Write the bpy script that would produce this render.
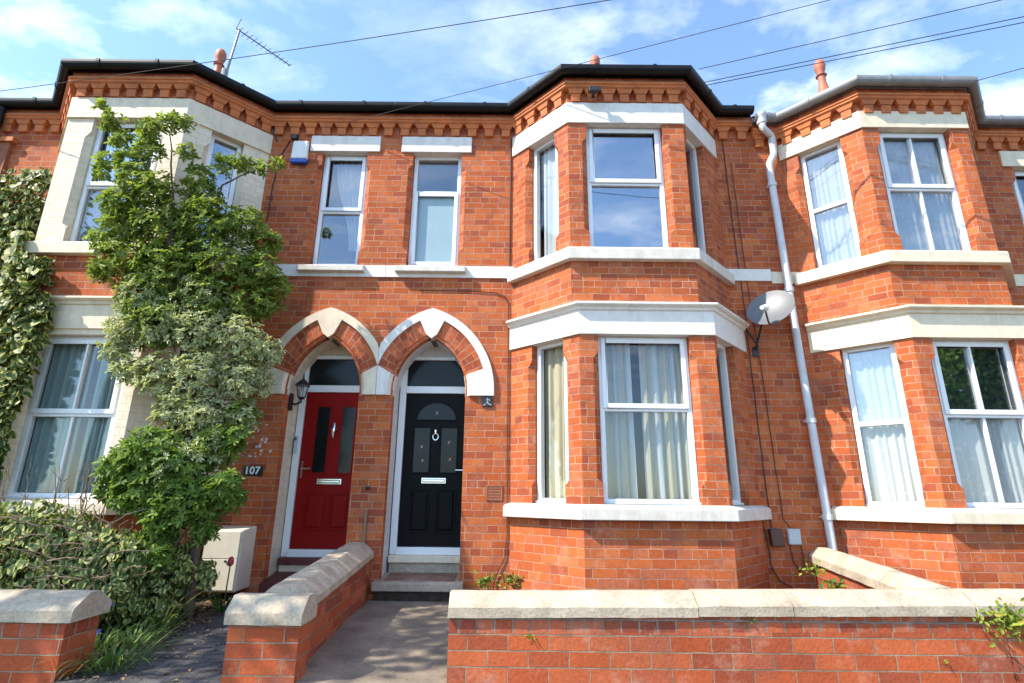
import bpy, bmesh, math, random
import numpy as np
from mathutils import Vector, Matrix, noise
from mathutils.geometry import tessellate_polygon
R = math.radians
random.seed(7); rng = np.random.default_rng(7)
for o in list(bpy.data.objects): bpy.data.objects.remove(o)
scene = bpy.context.scene
COL = scene.collection

# ---------------------------------------------------------------- camera, sky, sun, exposure
cam = bpy.data.objects.new('camera', bpy.data.cameras.new('camera')); COL.objects.link(cam)
cam.data.sensor_width = 36; cam.data.lens = 540 / 1024 * 36
cam.data.clip_start = 0.05; cam.data.clip_end = 3000
cam.matrix_world = Matrix.Translation((0, -6.85, 1.2)) @ Matrix.Rotation(R(90) + math.atan(.2867), 4, 'X') @ Matrix.Rotation(R(.6), 4, 'Z')
scene.camera = cam
SUN_EL, SUN_OFF = R(47), R(66)          # height, and angle to the left of the facade's normal
sdir = Vector((-math.sin(SUN_OFF) * math.cos(SUN_EL), -math.cos(SUN_OFF) * math.cos(SUN_EL), math.sin(SUN_EL)))
sun = bpy.data.objects.new('sun', bpy.data.lights.new('sun', 'SUN')); COL.objects.link(sun)
sun.data.energy = 3.1; sun.data.angle = R(.5); sun.data.color = (1, .92, .80)
sun.rotation_euler = sdir.to_track_quat('Z', 'Y').to_euler()
world = bpy.data.worlds.new('World'); scene.world = world; world.use_nodes = True
def build_world():
    nt = world.node_tree; N = nt.nodes; L = nt.links; N.clear()
    out = N.new('ShaderNodeOutputWorld'); bg = N.new('ShaderNodeBackground'); bg.inputs[1].default_value = .15
    sky = N.new('ShaderNodeTexSky'); sky.sky_type = 'NISHITA'; sky.sun_disc = False
    sky.sun_elevation = SUN_EL; sky.sun_rotation = math.atan2(sdir.x, sdir.y)
    sky.air_density = 1.0; sky.dust_density = .6; sky.ozone_density = 1.5; sky.altitude = 50
    tc = N.new('ShaderNodeTexCoord'); sep = N.new('ShaderNodeSeparateXYZ'); L.new(tc.outputs['Generated'], sep.inputs[0])
    mx = N.new('ShaderNodeMath'); mx.operation = 'MAXIMUM'; mx.inputs[1].default_value = .08; L.new(sep.outputs['Z'], mx.inputs[0])
    cmb = N.new('ShaderNodeCombineXYZ')
    for i, ax in enumerate('XY'):
        d = N.new('ShaderNodeMath'); d.operation = 'DIVIDE'; L.new(sep.outputs[ax], d.inputs[0]); L.new(mx.outputs[0], d.inputs[1]); L.new(d.outputs[0], cmb.inputs[i])
    mp = N.new('ShaderNodeMapping'); mp.inputs['Location'].default_value = (1.7, 4.2, 0); mp.inputs['Scale'].default_value = (1, 1.25, 1); L.new(cmb.outputs[0], mp.inputs[0])
    n1 = N.new('ShaderNodeTexNoise'); n1.inputs['Scale'].default_value = 3.4; n1.inputs['Detail'].default_value = 9; n1.inputs['Roughness'].default_value = .58; n1.inputs['Distortion'].default_value = .25
    L.new(mp.outputs[0], n1.inputs['Vector'])
    rp = N.new('ShaderNodeValToRGB'); rp.color_ramp.elements[0].position = .46; rp.color_ramp.elements[1].position = .70; L.new(n1.outputs[0], rp.inputs[0])
    n2 = N.new('ShaderNodeTexNoise'); n2.inputs['Scale'].default_value = 1.1; n2.inputs['Detail'].default_value = 4; L.new(mp.outputs[0], n2.inputs['Vector'])
    rp2 = N.new('ShaderNodeValToRGB'); rp2.color_ramp.elements[0].position = .36; rp2.color_ramp.elements[1].position = .7; L.new(n2.outputs[0], rp2.inputs[0])
    rp2.color_ramp.elements[0].color = (.16, .16, .16, 1)
    mul = N.new('ShaderNodeMath'); mul.operation = 'MULTIPLY'; L.new(rp.outputs[0], mul.inputs[0]); L.new(rp2.outputs[0], mul.inputs[1])
    ad = N.new('ShaderNodeMath'); ad.operation = 'MULTIPLY_ADD'; ad.inputs[1].default_value = .52; ad.inputs[2].default_value = .02; L.new(mul.outputs[0], ad.inputs[0])
    mix = N.new('ShaderNodeMixRGB'); mix.inputs[2].default_value = (7.0, 7.1, 7.2, 1); L.new(ad.outputs[0], mix.inputs[0])
    tint = N.new('ShaderNodeMixRGB'); tint.blend_type = 'MULTIPLY'; tint.inputs[0].default_value = 1; tint.inputs[2].default_value = (.77, .91, .98, 1); L.new(sky.outputs[0], tint.inputs[1]); L.new(tint.outputs[0], mix.inputs[1])
    L.new(mix.outputs[0], bg.inputs[0]); L.new(bg.outputs[0], out.inputs[0])
build_world()
vs = scene.view_settings; vs.view_transform = 'Standard'; vs.look = 'None'; vs.gamma = 1; vs.use_curve_mapping = False
vs.exposure = 1.47
scene.cycles.max_bounces = 8; scene.cycles.transparent_max_bounces = 16
scene.cycles.caustics_reflective = False; scene.cycles.caustics_refractive = False

# ---------------------------------------------------------------- materials
def new_mat(name):
    m = bpy.data.materials.new(name); m.use_nodes = True
    nt = m.node_tree; b = nt.nodes['Principled BSDF']
    return m, nt, nt.nodes, nt.links, b
def setc(b, col=None, rough=.6, spec=None, metal=0):
    if col: b.inputs['Base Color'].default_value = (*col, 1)
    b.inputs['Roughness'].default_value = rough; b.inputs['Metallic'].default_value = metal
    if spec is not None: b.inputs['Specular IOR Level'].default_value = spec
def nz(N, L, vec, scale, detail=4, rough=.55):
    n = N.new('ShaderNodeTexNoise'); n.inputs['Scale'].default_value = scale; n.inputs['Detail'].default_value = detail; n.inputs['Roughness'].default_value = rough
    if vec: L.new(vec, n.inputs['Vector'])
    return n.outputs[0]
def ramp(N, L, fac, stops, interp='LINEAR'):
    r = N.new('ShaderNodeValToRGB'); cr = r.color_ramp; cr.interpolation = interp
    while len(cr.elements) < len(stops): cr.elements.new(.5)
    for e, (p, c) in zip(cr.elements, stops): e.position = p; e.color = (*c, 1) if len(c) == 3 else c
    if fac: L.new(fac, r.inputs[0])
    return r.outputs[0]
def mixc(N, L, fac, a, b, mode='MIX'):
    m = N.new('ShaderNodeMixRGB'); m.blend_type = mode
    for i, x in ((0, fac), (1, a), (2, b)):
        if isinstance(x, (int, float)): m.inputs[i].default_value = x
        elif isinstance(x, tuple): m.inputs[i].default_value = (*x, 1)
        else: L.new(x, m.inputs[i])
    return m.outputs[0]
def bump(N, L, b, h, strength=.3, dist=.01):
    k = N.new('ShaderNodeBump'); k.inputs['Strength'].default_value = strength; k.inputs['Distance'].default_value = dist
    L.new(h, k.inputs['Height']); L.new(k.outputs[0], b.inputs['Normal'])
def g(v): return (v, v, v)
def mathn(N, L, op, a, b):
    m = N.new('ShaderNodeMath'); m.operation = op
    for i, x in ((0, a), (1, b)):
        if isinstance(x, (int, float)): m.inputs[i].default_value = x
        else: L.new(x, m.inputs[i])
    return m.outputs[0]

def brick_mat(name, bw=.215, bh=.087, ms=.0055, cols=None, mortar=(.54, .29, .185), sq=.62, sqf=3, dirt=.34, efflo=.3, bstr=.5):
    m, nt, N, L, b = new_mat(name)
    uv = N.new('ShaderNodeUVMap').outputs[0]
    geo = N.new('ShaderNodeNewGeometry').outputs['Position']
    # slightly wavering joints
    wob = N.new('ShaderNodeTexNoise'); wob.inputs['Scale'].default_value = 9; wob.inputs['Detail'].default_value = 3; L.new(geo, wob.inputs['Vector'])
    va = N.new('ShaderNodeVectorMath'); va.operation = 'MULTIPLY_ADD'; va.inputs[1].default_value = (.016, .014, 0); L.new(wob.outputs['Color'], va.inputs[0]); L.new(uv, va.inputs[2])
    br = N.new('ShaderNodeTexBrick'); L.new(va.outputs[0], br.inputs['Vector'])
    br.inputs['Scale'].default_value = 1; br.inputs['Brick Width'].default_value = bw; br.inputs['Row Height'].default_value = bh
    br.inputs['Mortar Size'].default_value = ms; br.inputs['Mortar Smooth'].default_value = .25; br.inputs['Bias'].default_value = 0
    br.squash = sq; br.squash_frequency = sqf; br.offset = .5
    br.inputs['Color1'].default_value = (0, 0, 0, 1); br.inputs['Color2'].default_value = (1, 1, 1, 1); br.inputs['Mortar'].default_value = (.5, .5, .5, 1)
    cols = cols or [(.45, .103, .033), (.51, .118, .034), (.55, .136, .038), (.48, .108, .033), (.58, .162, .054), (.53, .126, .036), (.38, .085, .036), (.50, .138, .060)]
    c = ramp(N, L, br.outputs['Color'], [(i / len(cols), k) for i, k in enumerate(cols)], 'CONSTANT')
    n = nz(N, L, geo, 38, 5, .65)
    c = mixc(N, L, .7, c, ramp(N, L, n, [(.3, g(.68)), (.7, g(1.15))]), 'MULTIPLY')
    big = nz(N, L, geo, 1.3, 5, .6)
    c = mixc(N, L, dirt * 2, c, ramp(N, L, big, [(.32, (.68, .62, .60)), (.62, (1.06, 1.04, 1.0))]), 'MULTIPLY')
    ef = ramp(N, L, nz(N, L, geo, 3.1, 8, .72), [(.54, g(0)), (.76, g(1))])
    c = mixc(N, L, mathn(N, L, 'MULTIPLY', ef, efflo), c, (.62, .40, .30))
    soot = ramp(N, L, nz(N, L, geo, 2.1, 9, .74), [(.52, g(0)), (.70, g(1))]); c = mixc(N, L, mathn(N, L, 'MULTIPLY', soot, .42), c, (.20, .085, .060))
    sp = ramp(N, L, nz(N, L, geo, 13, 8, .75), [(.60, g(0)), (.68, g(1))]); c = mixc(N, L, mathn(N, L, 'MULTIPLY', sp, .38), c, (.16, .055, .035))
    mc = mixc(N, L, ramp(N, L, nz(N, L, geo, 4.2, 7, .7), [(.38, g(0)), (.62, g(1))]), mortar, tuple(x * .52 for x in mortar))  # irregular mortar tone; its dark stretches paint joint shadow into the colour
    c = mixc(N, L, br.outputs['Fac'], c, mc)
    L.new(c, b.inputs['Base Color']); setc(b, rough=.82, spec=.25)
    h = mathn(N, L, 'MULTIPLY_ADD', n, .35); N[-1].inputs[2].default_value = 0
    hh = mathn(N, L, 'SUBTRACT', mathn(N, L, 'MULTIPLY', n, .4), br.outputs['Fac'])
    bump(N, L, b, hh, bstr, .012)
    return m
M = {}
M['brick'] = brick_mat('facade_brick')
M['brick_low'] = brick_mat('plinth_brick', bw=.25, bh=.098, efflo=.45, dirt=.3)
M['brick_garden'] = brick_mat('garden_brick', bw=.285, bh=.102, ms=.0052, sq=1, sqf=2, efflo=.5, bstr=.9, mortar=(.36, .25, .17),
    cols=[(.33, .072, .030), (.42, .088, .030), (.47, .100, .033), (.38, .080, .031), (.50, .118, .042), (.31, .080, .044), (.45, .11, .05)])
M['brick_header'] = brick_mat('garden_header_brick', bw=.128, bh=.102, ms=.008, sq=1, sqf=2, efflo=.6, bstr=.9, mortar=(.30, .23, .18),
    cols=[(.28, .060, .032), (.40, .085, .034), (.48, .115, .050), (.36, .08, .036), (.44, .12, .06)])
M['frieze'] = brick_mat('frieze_brick', bw=.19, bh=.3, ms=.006, sq=1, sqf=2, efflo=.4, cols=[(.50, .10, .03), (.56, .13, .04), (.44, .085, .028), (.60, .15, .05)])
M['voussoir'] = brick_mat('arch_brick', bw=.13, bh=.085, ms=.005, sq=1, sqf=2, cols=[(.40, .085, .033), (.50, .11, .04), (.56, .14, .05), (.34, .07, .03)], efflo=.15)
def plain(name, col, rough=.6, var=.12, scale=14, bstr=.15, bdist=.004, spec=None, stain=None, stain_amt=.35, metal=0, streak=0):
    m, nt, N, L, b = new_mat(name); geo = N.new('ShaderNodeNewGeometry').outputs['Position']
    n = nz(N, L, geo, scale, 6, .6)
    c = mixc(N, L, 1.0, col, ramp(N, L, n, [(.3, g(1 - var)), (.7, g(1 + var * .5))]), 'MULTIPLY')
    if stain:
        s = ramp(N, L, nz(N, L, geo, 2.4, 8, .7), [(.5, g(0)), (.72, g(1))])
        c = mixc(N, L, mathn(N, L, 'MULTIPLY', s, stain_amt), c, stain)
    if streak:
        mp = N.new('ShaderNodeMapping'); mp.inputs['Scale'].default_value = (11, 11, 1.3); L.new(geo, mp.inputs[0])
        k = ramp(N, L, nz(N, L, mp.outputs[0], 1.0, 8, .7), [(.50, g(0)), (.72, g(1))]); c = mixc(N, L, mathn(N, L, 'MULTIPLY', k, streak), c, (.36, .31, .26))
        k2 = ramp(N, L, nz(N, L, geo, 26, 8, .75), [(.64, g(0)), (.68, g(1))]); c = mixc(N, L, mathn(N, L, 'MULTIPLY', k2, streak * 1.2), c, (.30, .24, .19))
    L.new(c, b.inputs['Base Color']); setc(b, rough=rough, spec=spec, metal=metal)
    if bstr: bump(N, L, b, n, bstr, bdist)
    return m
def painted_brick(name, col):
    m, nt, N, L, b = new_mat(name); uv = N.new('ShaderNodeUVMap').outputs[0]; geo = N.new('ShaderNodeNewGeometry').outputs['Position']
    br = N.new('ShaderNodeTexBrick'); L.new(uv, br.inputs['Vector']); br.inputs['Scale'].default_value = 1
    br.inputs['Brick Width'].default_value = .25; br.inputs['Row Height'].default_value = .09; br.inputs['Mortar Size'].default_value = .005; br.inputs['Mortar Smooth'].default_value = .6
    n = nz(N, L, geo, 11, 7, .65)
    c = mixc(N, L, 1.0, col, ramp(N, L, n, [(.32, g(.86)), (.6, g(1.03))]), 'MULTIPLY')
    c = mixc(N, L, mathn(N, L, 'MULTIPLY', br.outputs['Fac'], .25), c, tuple(x * .72 for x in col))
    s = ramp(N, L, nz(N, L, geo, 5, 9, .75), [(.62, g(0)), (.7, g(1))])
    c = mixc(N, L, mathn(N, L, 'MULTIPLY', s, .3), c, (.45, .36, .27))
    L.new(c, b.inputs['Base Color']); setc(b, rough=.7)
    bump(N, L, b, mathn(N, L, 'SUBTRACT', mathn(N, L, 'MULTIPLY', n, .3), br.outputs['Fac']), .6, .008)
    return m
M['white'] = plain('white_masonry_paint', (.80, .745, .675), .6, .09, 9, .15, .006, stain=(.55, .50, .44), stain_amt=.22, streak=.3)
M['white_sill'] = plain('white_sill_paint', (.68, .63, .55), .65, .14, 9, .3, .008, stain=(.42, .34, .25), stain_amt=.5, streak=.4)
M['cream'] = plain('cream_masonry_paint', (.80, .67, .49), .65, .12, 9, .25, .008, stain=(.48, .38, .26), stain_amt=.35, streak=.3)
M['cream_brick'] = painted_brick('cream_painted_brick', (.80, .67, .50))
M['white_brick'] = painted_brick('white_painted_brick', (.74, .72, .70))
M['upvc'] = plain('white_upvc', (.82, .82, .82), .28, .02, 5, 0, spec=.5)
M['terracotta'] = plain('orange_moulded_brick', (.60, .17, .045), .75, .3, 7, .35, .01, stain=(.30, .10, .05), stain_amt=.55)
M['finial'] = plain('terracotta', (.50, .14, .07), .6, .2, 20, .2)
M['render_brown'] = plain('brown_render', (.34, .12, .06), .8, .3, 5, .3)
M['gutter_black'] = plain('black_gutter_paint', (.009, .009, .010), .45, .3, 8, .1, spec=.25)
M['gutter_grey'] = plain('grey_gutter_plastic', (.27, .27, .265), .5, .25, 6, .1)
M['pipe_grey'] = plain('pale_grey_pipe', (.62, .63, .65), .4, .12, 6, .05)
M['slate'] = plain('roof_slate', (.075, .075, .085), .6, .4, 12, .3)
M['red_tile'] = plain('red_ridge_tile', (.42, .08, .04), .7, .2, 12, .2)
M['black_door'] = plain('black_door_skin', (.004, .004, .0045), .5, .2, 40, .1, .002, spec=.12)
M['red_door'] = plain('red_door_skin', (.26, .006, .005), .5, .1, 40, .1, .002, spec=.12)
M['maroon'] = plain('maroon_sill_paint', (.12, .022, .02), .5, .2, 12, .1)
M['chrome'] = plain('chrome', (.75, .75, .76), .18, .05, 8, 0, metal=1)
M['black_metal'] = plain('black_metal', (.014, .014, .015), .4, .2, 12, .1)
M['dark_cable'] = plain('dark_cable', (.035, .022, .018), .6, .2, 12, 0)
M['brown_plastic'] = plain('brown_plastic', (.085, .035, .028), .5, .15, 12, .05)
M['grey_plastic'] = plain('grey_plastic', (.50, .54, .56), .45, .1, 8, .05)
M['dish'] = plain('dish_grey', (.13, .138, .15), .45, .1, 8, .05)
M['cream_plastic'] = plain('cream_cabinet', (.70, .64, .52), .5, .06, 8, .05, stain=(.45, .38, .28), stain_amt=.3)
M['white_plastic'] = plain('white_plastic', (.82, .81, .76), .4, .04, 8, 0)
M['blue_plastic'] = plain('blue_plastic', (.03, .09, .45), .4, .05, 8, 0)
M['plaque'] = plain('plaque_black', (.012, .013, .02), .3, .2, 30, 0)
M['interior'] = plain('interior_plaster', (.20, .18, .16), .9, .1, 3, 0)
M['interior_floor'] = plain('interior_floor', (.12, .07, .04), .6, .2, 6, 0)
M['mast'] = plain('aerial_alloy', (.30, .26, .26), .5, .2, 9, 0, metal=.6)
M['tile_tread'] = plain('worn_red_tread', (.24, .11, .075), .6, .35, 9, .2, .004, stain=(.42, .36, .30), stain_amt=.5)
M['soil'] = plain('soil', (.06, .042, .028), .95, .5, 18, .8, .03)
M['asphalt'] = plain('asphalt', (.055, .055, .056), .9, .35, 60, .4, .006)
M['pavement'] = plain('pavement', (.20, .185, .165), .9, .3, 12, .3, .006)
def coping_mat():
    m, nt, N, L, b = new_mat('weathered_coping'); geo = N.new('ShaderNodeNewGeometry').outputs['Position']
    n = nz(N, L, geo, 45, 6, .7); n2 = nz(N, L, geo, 5, 7, .65)
    c = mixc(N, L, ramp(N, L, n2, [(.35, g(0)), (.68, g(1))]), (.54, .45, .335), (.36, .29, .215))
    c = mixc(N, L, .8, c, ramp(N, L, n, [(.3, g(.62)), (.55, g(1.05))]), 'MULTIPLY')
    lich = ramp(N, L, nz(N, L, geo, 17, 9, .75), [(.6, g(0)), (.66, g(1))])
    c = mixc(N, L, mathn(N, L, 'MULTIPLY', lich, .55), c, (.22, .19, .16))
    yl = ramp(N, L, nz(N, L, geo, 7.7, 6, .7), [(.68, g(0)), (.72, g(1))])
    c = mixc(N, L, mathn(N, L, 'MULTIPLY', yl, .6), c, (.40, .27, .09))
    L.new(c, b.inputs['Base Color']); setc(b, rough=.9, spec=.2)
    bump(N, L, b, mathn(N, L, 'ADD', n, n2), .5, .012)
    return m
M['coping'] = coping_mat()
def path_mat(pavers):
    m, nt, N, L, b = new_mat('blue_brick_path' if pavers else 'pebbled_concrete_path'); geo = N.new('ShaderNodeNewGeometry').outputs['Position']
    n = nz(N, L, geo, 120, 4, .7); n2 = nz(N, L, geo, 2.3, 6, .6)
    base = (.085, .080, .085) if pavers else (.25, .205, .155)
    c = mixc(N, L, .9, base, ramp(N, L, n2, [(.3, g(.5)), (.7, g(1.3))]), 'MULTIPLY')
    st = ramp(N, L, nz(N, L, geo, 6, 9, .75), [(.5, g(0)), (.66, g(1))]); c = mixc(N, L, mathn(N, L, 'MULTIPLY', st, .45), c, (.075, .062, .045))
    c = mixc(N, L, .8, c, ramp(N, L, n, [(.3, g(.6)), (.7, g(1.3))]), 'MULTIPLY')
    v = N.new('ShaderNodeTexVoronoi'); v.inputs['Scale'].default_value = 26; L.new(geo, v.inputs['Vector'])
    sp = ramp(N, L, v.outputs['Distance'], [(.08, g(1)), (.16, g(0))])
    c = mixc(N, L, mathn(N, L, 'MULTIPLY', sp, .5), c, (.36, .31, .25))
    h = n
    if pavers:
        uv = N.new('ShaderNodeUVMap').outputs[0]
        br = N.new('ShaderNodeTexBrick'); L.new(uv, br.inputs['Vector']); br.inputs['Scale'].default_value = 1
        br.inputs['Brick Width'].default_value = .16; br.inputs['Row Height'].default_value = .085; br.inputs['Mortar Size'].default_value = .006; br.inputs['Mortar Smooth'].default_value = .4
        br.inputs['Color1'].default_value = g(.75) + (1,); br.inputs['Color2'].default_value = g(1.2) + (1,)
        c = mixc(N, L, .7, c, br.outputs['Color'], 'MULTIPLY')
        c = mixc(N, L, br.outputs['Fac'], c, (.035, .03, .028)); h = mathn(N, L, 'SUBTRACT', n, br.outputs['Fac'])
    L.new(c, b.inputs['Base Color']); setc(b, rough=.85); bump(N, L, b, h, .5, .01)
    return m
M['path_paver'] = path_mat(True); M['path_concrete'] = path_mat(False)
def glass_mat(name, refl, tint=(.95, .96, .96)):
    m, nt, N, L, b = new_mat(name); out = N['Material Output']; N.remove(b)
    tr = N.new('ShaderNodeBsdfTransparent'); tr.inputs[0].default_value = (*tint, 1)
    gl = N.new('ShaderNodeBsdfGlossy'); gl.inputs['Roughness'].default_value = .015; gl.inputs[0].default_value = (.93, .96, 1, 1)
    lw = N.new('ShaderNodeLayerWeight'); lw.inputs[0].default_value = .5
    f = mathn(N, L, 'MULTIPLY_ADD', mathn(N, L, 'POWER', lw.outputs['Facing'], 4.5), .8); f.node.inputs[2].default_value = refl
    cl = N.new('ShaderNodeClamp'); L.new(f, cl.inputs[0])
    geo = N.new('ShaderNodeNewGeometry').outputs['Position']
    bp = N.new('ShaderNodeBump'); bp.inputs['Strength'].default_value = .04; bp.inputs['Distance'].default_value = .02
    L.new(nz(N, L, geo, 2.2, 2), bp.inputs['Height']); L.new(bp.outputs[0], gl.inputs['Normal'])
    mx = N.new('ShaderNodeMixShader'); L.new(cl.outputs[0], mx.inputs[0]); L.new(tr.outputs[0], mx.inputs[1]); L.new(gl.outputs[0], mx.inputs[2])
    L.new(mx.outputs[0], out.inputs[0]); return m
M['glass'] = glass_mat('clear_glazing', .045)
M['glass_coated'] = glass_mat('coated_glazing', .36, (.55, .6, .65))
M['glass_half'] = glass_mat('lightly_coated_glazing', .13, (.9, .92, .93))
M['glass_frost'] = plain('frosted_glass', (.30, .42, .46), .25, .08, 3, 0, spec=.6)
M['glass_dark'] = plain('dark_obscured_glass', (.010, .012, .013), .15, .3, 60, .25, .002, spec=.22)
M['glass_door'] = plain('grey_door_glass', (.008, .009, .011), .16, .3, 60, .25, .002, spec=.25)
def cloth(name, col, trans=.35, col2=None, freq=0, pattern=0):
    m, nt, N, L, b = new_mat(name); out = N['Material Output']
    uv = N.new('ShaderNodeUVMap').outputs[0]
    c = None
    if col2:
        w = N.new('ShaderNodeTexWave'); w.wave_type = 'BANDS'; w.bands_direction = 'X'; w.inputs['Scale'].default_value = freq; w.inputs['Distortion'].default_value = .6; L.new(uv, w.inputs['Vector'])
        c = mixc(N, L, w.outputs[1], col, col2)
    elif pattern:
        v = N.new('ShaderNodeTexVoronoi'); v.inputs['Scale'].default_value = 11; L.new(uv, v.inputs['Vector'])
        c = mixc(N, L, ramp(N, L, v.outputs['Distance'], [(.18, g(.6)), (.3, g(0))]), col, tuple(min(1, x * 1.25) for x in col))
    d = N.new('ShaderNodeBsdfTranslucent'); mx = N.new('ShaderNodeMixShader'); mx.inputs[0].default_value = trans
    if c: L.new(c, b.inputs['Base Color']); L.new(c, d.inputs[0])
    else: d.inputs[0].default_value = (*col, 1)
    setc(b, None if c else col, .9, .1)
    L.new(b.outputs[0], mx.inputs[1]); L.new(d.outputs[0], mx.inputs[2]); L.new(mx.outputs[0], out.inputs[0]); return m
M['c_stripe'] = cloth('pale_striped_curtain', (.74, .78, .80), .35, (.64, .58, .42), 1.7)
M['c_yellow'] = cloth('cream_yellow_curtain', (.82, .70, .46), .3, (.70, .70, .60), 2.6)
M['c_teal'] = cloth('grey_teal_curtain', (.44, .56, .54), .25, (.34, .45, .44), 3.3)
M['c_net'] = cloth('white_net_curtain', (.78, .80, .80), .4, None, 0, 1)
M['c_white'] = cloth('white_voile', (.80, .84, .86), .4)
def leaf_mat(name, dark, light, edge=None, edge_at=.55, trans=.3, rough=.4, yellow=None):
    m, nt, N, L, b = new_mat(name); out = N['Material Output']
    at = N.new('ShaderNodeAttribute'); at.attribute_name = 'rnd'
    c = ramp(N, L, at.outputs['Fac'], [(0, dark), (.75, light), (1, yellow or light)])
    if edge:
        uv = N.new('ShaderNodeUVMap').outputs[0]; sp = N.new('ShaderNodeSeparateXYZ'); L.new(uv, sp.inputs[0])
        geo = N.new('ShaderNodeNewGeometry').outputs['Position']
        e = mathn(N, L, 'ADD', sp.outputs[0], mathn(N, L, 'MULTIPLY', mathn(N, L, 'SUBTRACT', nz(N, L, geo, 22, 3), .5), 1.1))
        c = mixc(N, L, ramp(N, L, e, [(edge_at, g(0)), (edge_at + .12, g(1))]), c, edge)
    L.new(c, b.inputs['Base Color']); setc(b, rough=rough + .1, spec=.22)
    d = N.new('ShaderNodeBsdfTranslucent'); mx = N.new('ShaderNodeMixShader'); mx.inputs[0].default_value = trans
    L.new(mixc(N, L, 1, c, (1.3, 1.35, .7), 'MULTIPLY'), d.inputs[0]); L.new(b.outputs[0], mx.inputs[1]); L.new(d.outputs[0], mx.inputs[2]); L.new(mx.outputs[0], out.inputs[0]); return m
M['leaf_tree'] = leaf_mat('fresh_green_leaf', (.095, .15, .028), (.26, .33, .065), yellow=(.42, .47, .10), trans=.4)
M['leaf_var'] = leaf_mat('variegated_leaf', (.14, .19, .06), (.28, .34, .13), (.58, .57, .34), .48)
M['leaf_bush'] = leaf_mat('mid_green_leaf', (.075, .14, .024), (.19, .28, .055), yellow=(.30, .40, .07), trans=.38)
M['leaf_ivy'] = leaf_mat('marbled_ivy_leaf', (.034, .070, .022), (.12, .17, .045), (.46, .43, .14), .58, .2, .38)
M['leaf_strap'] = leaf_mat('strap_leaf', (.06, .13, .035), (.17, .28, .07), yellow=(.40, .40, .16))
M['leaf_fern'] = leaf_mat('wall_fern_leaf', (.10, .18, .02), (.26, .32, .04), yellow=(.40, .28, .05))
M['bark'] = plain('bark', (.11, .075, .05), .9, .4, 25, .6, .01)
M['twig'] = plain('dry_twig', (.26, .17, .10), .8, .3, 25, .2)
M['petal_red'] = plain('tulip_petal', (.40, .02, .04), .5, .2, 20, 0)
M['petal_blue'] = plain('bluebell_petal', (.10, .13, .55), .5, .2, 20, 0)
M['petal_white'] = plain('white_petal', (.78, .76, .78), .5, .1, 20, 0)
M['litter'] = plain('fallen_leaf', (.30, .19, .09), .9, .5, 8, 0)

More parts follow.
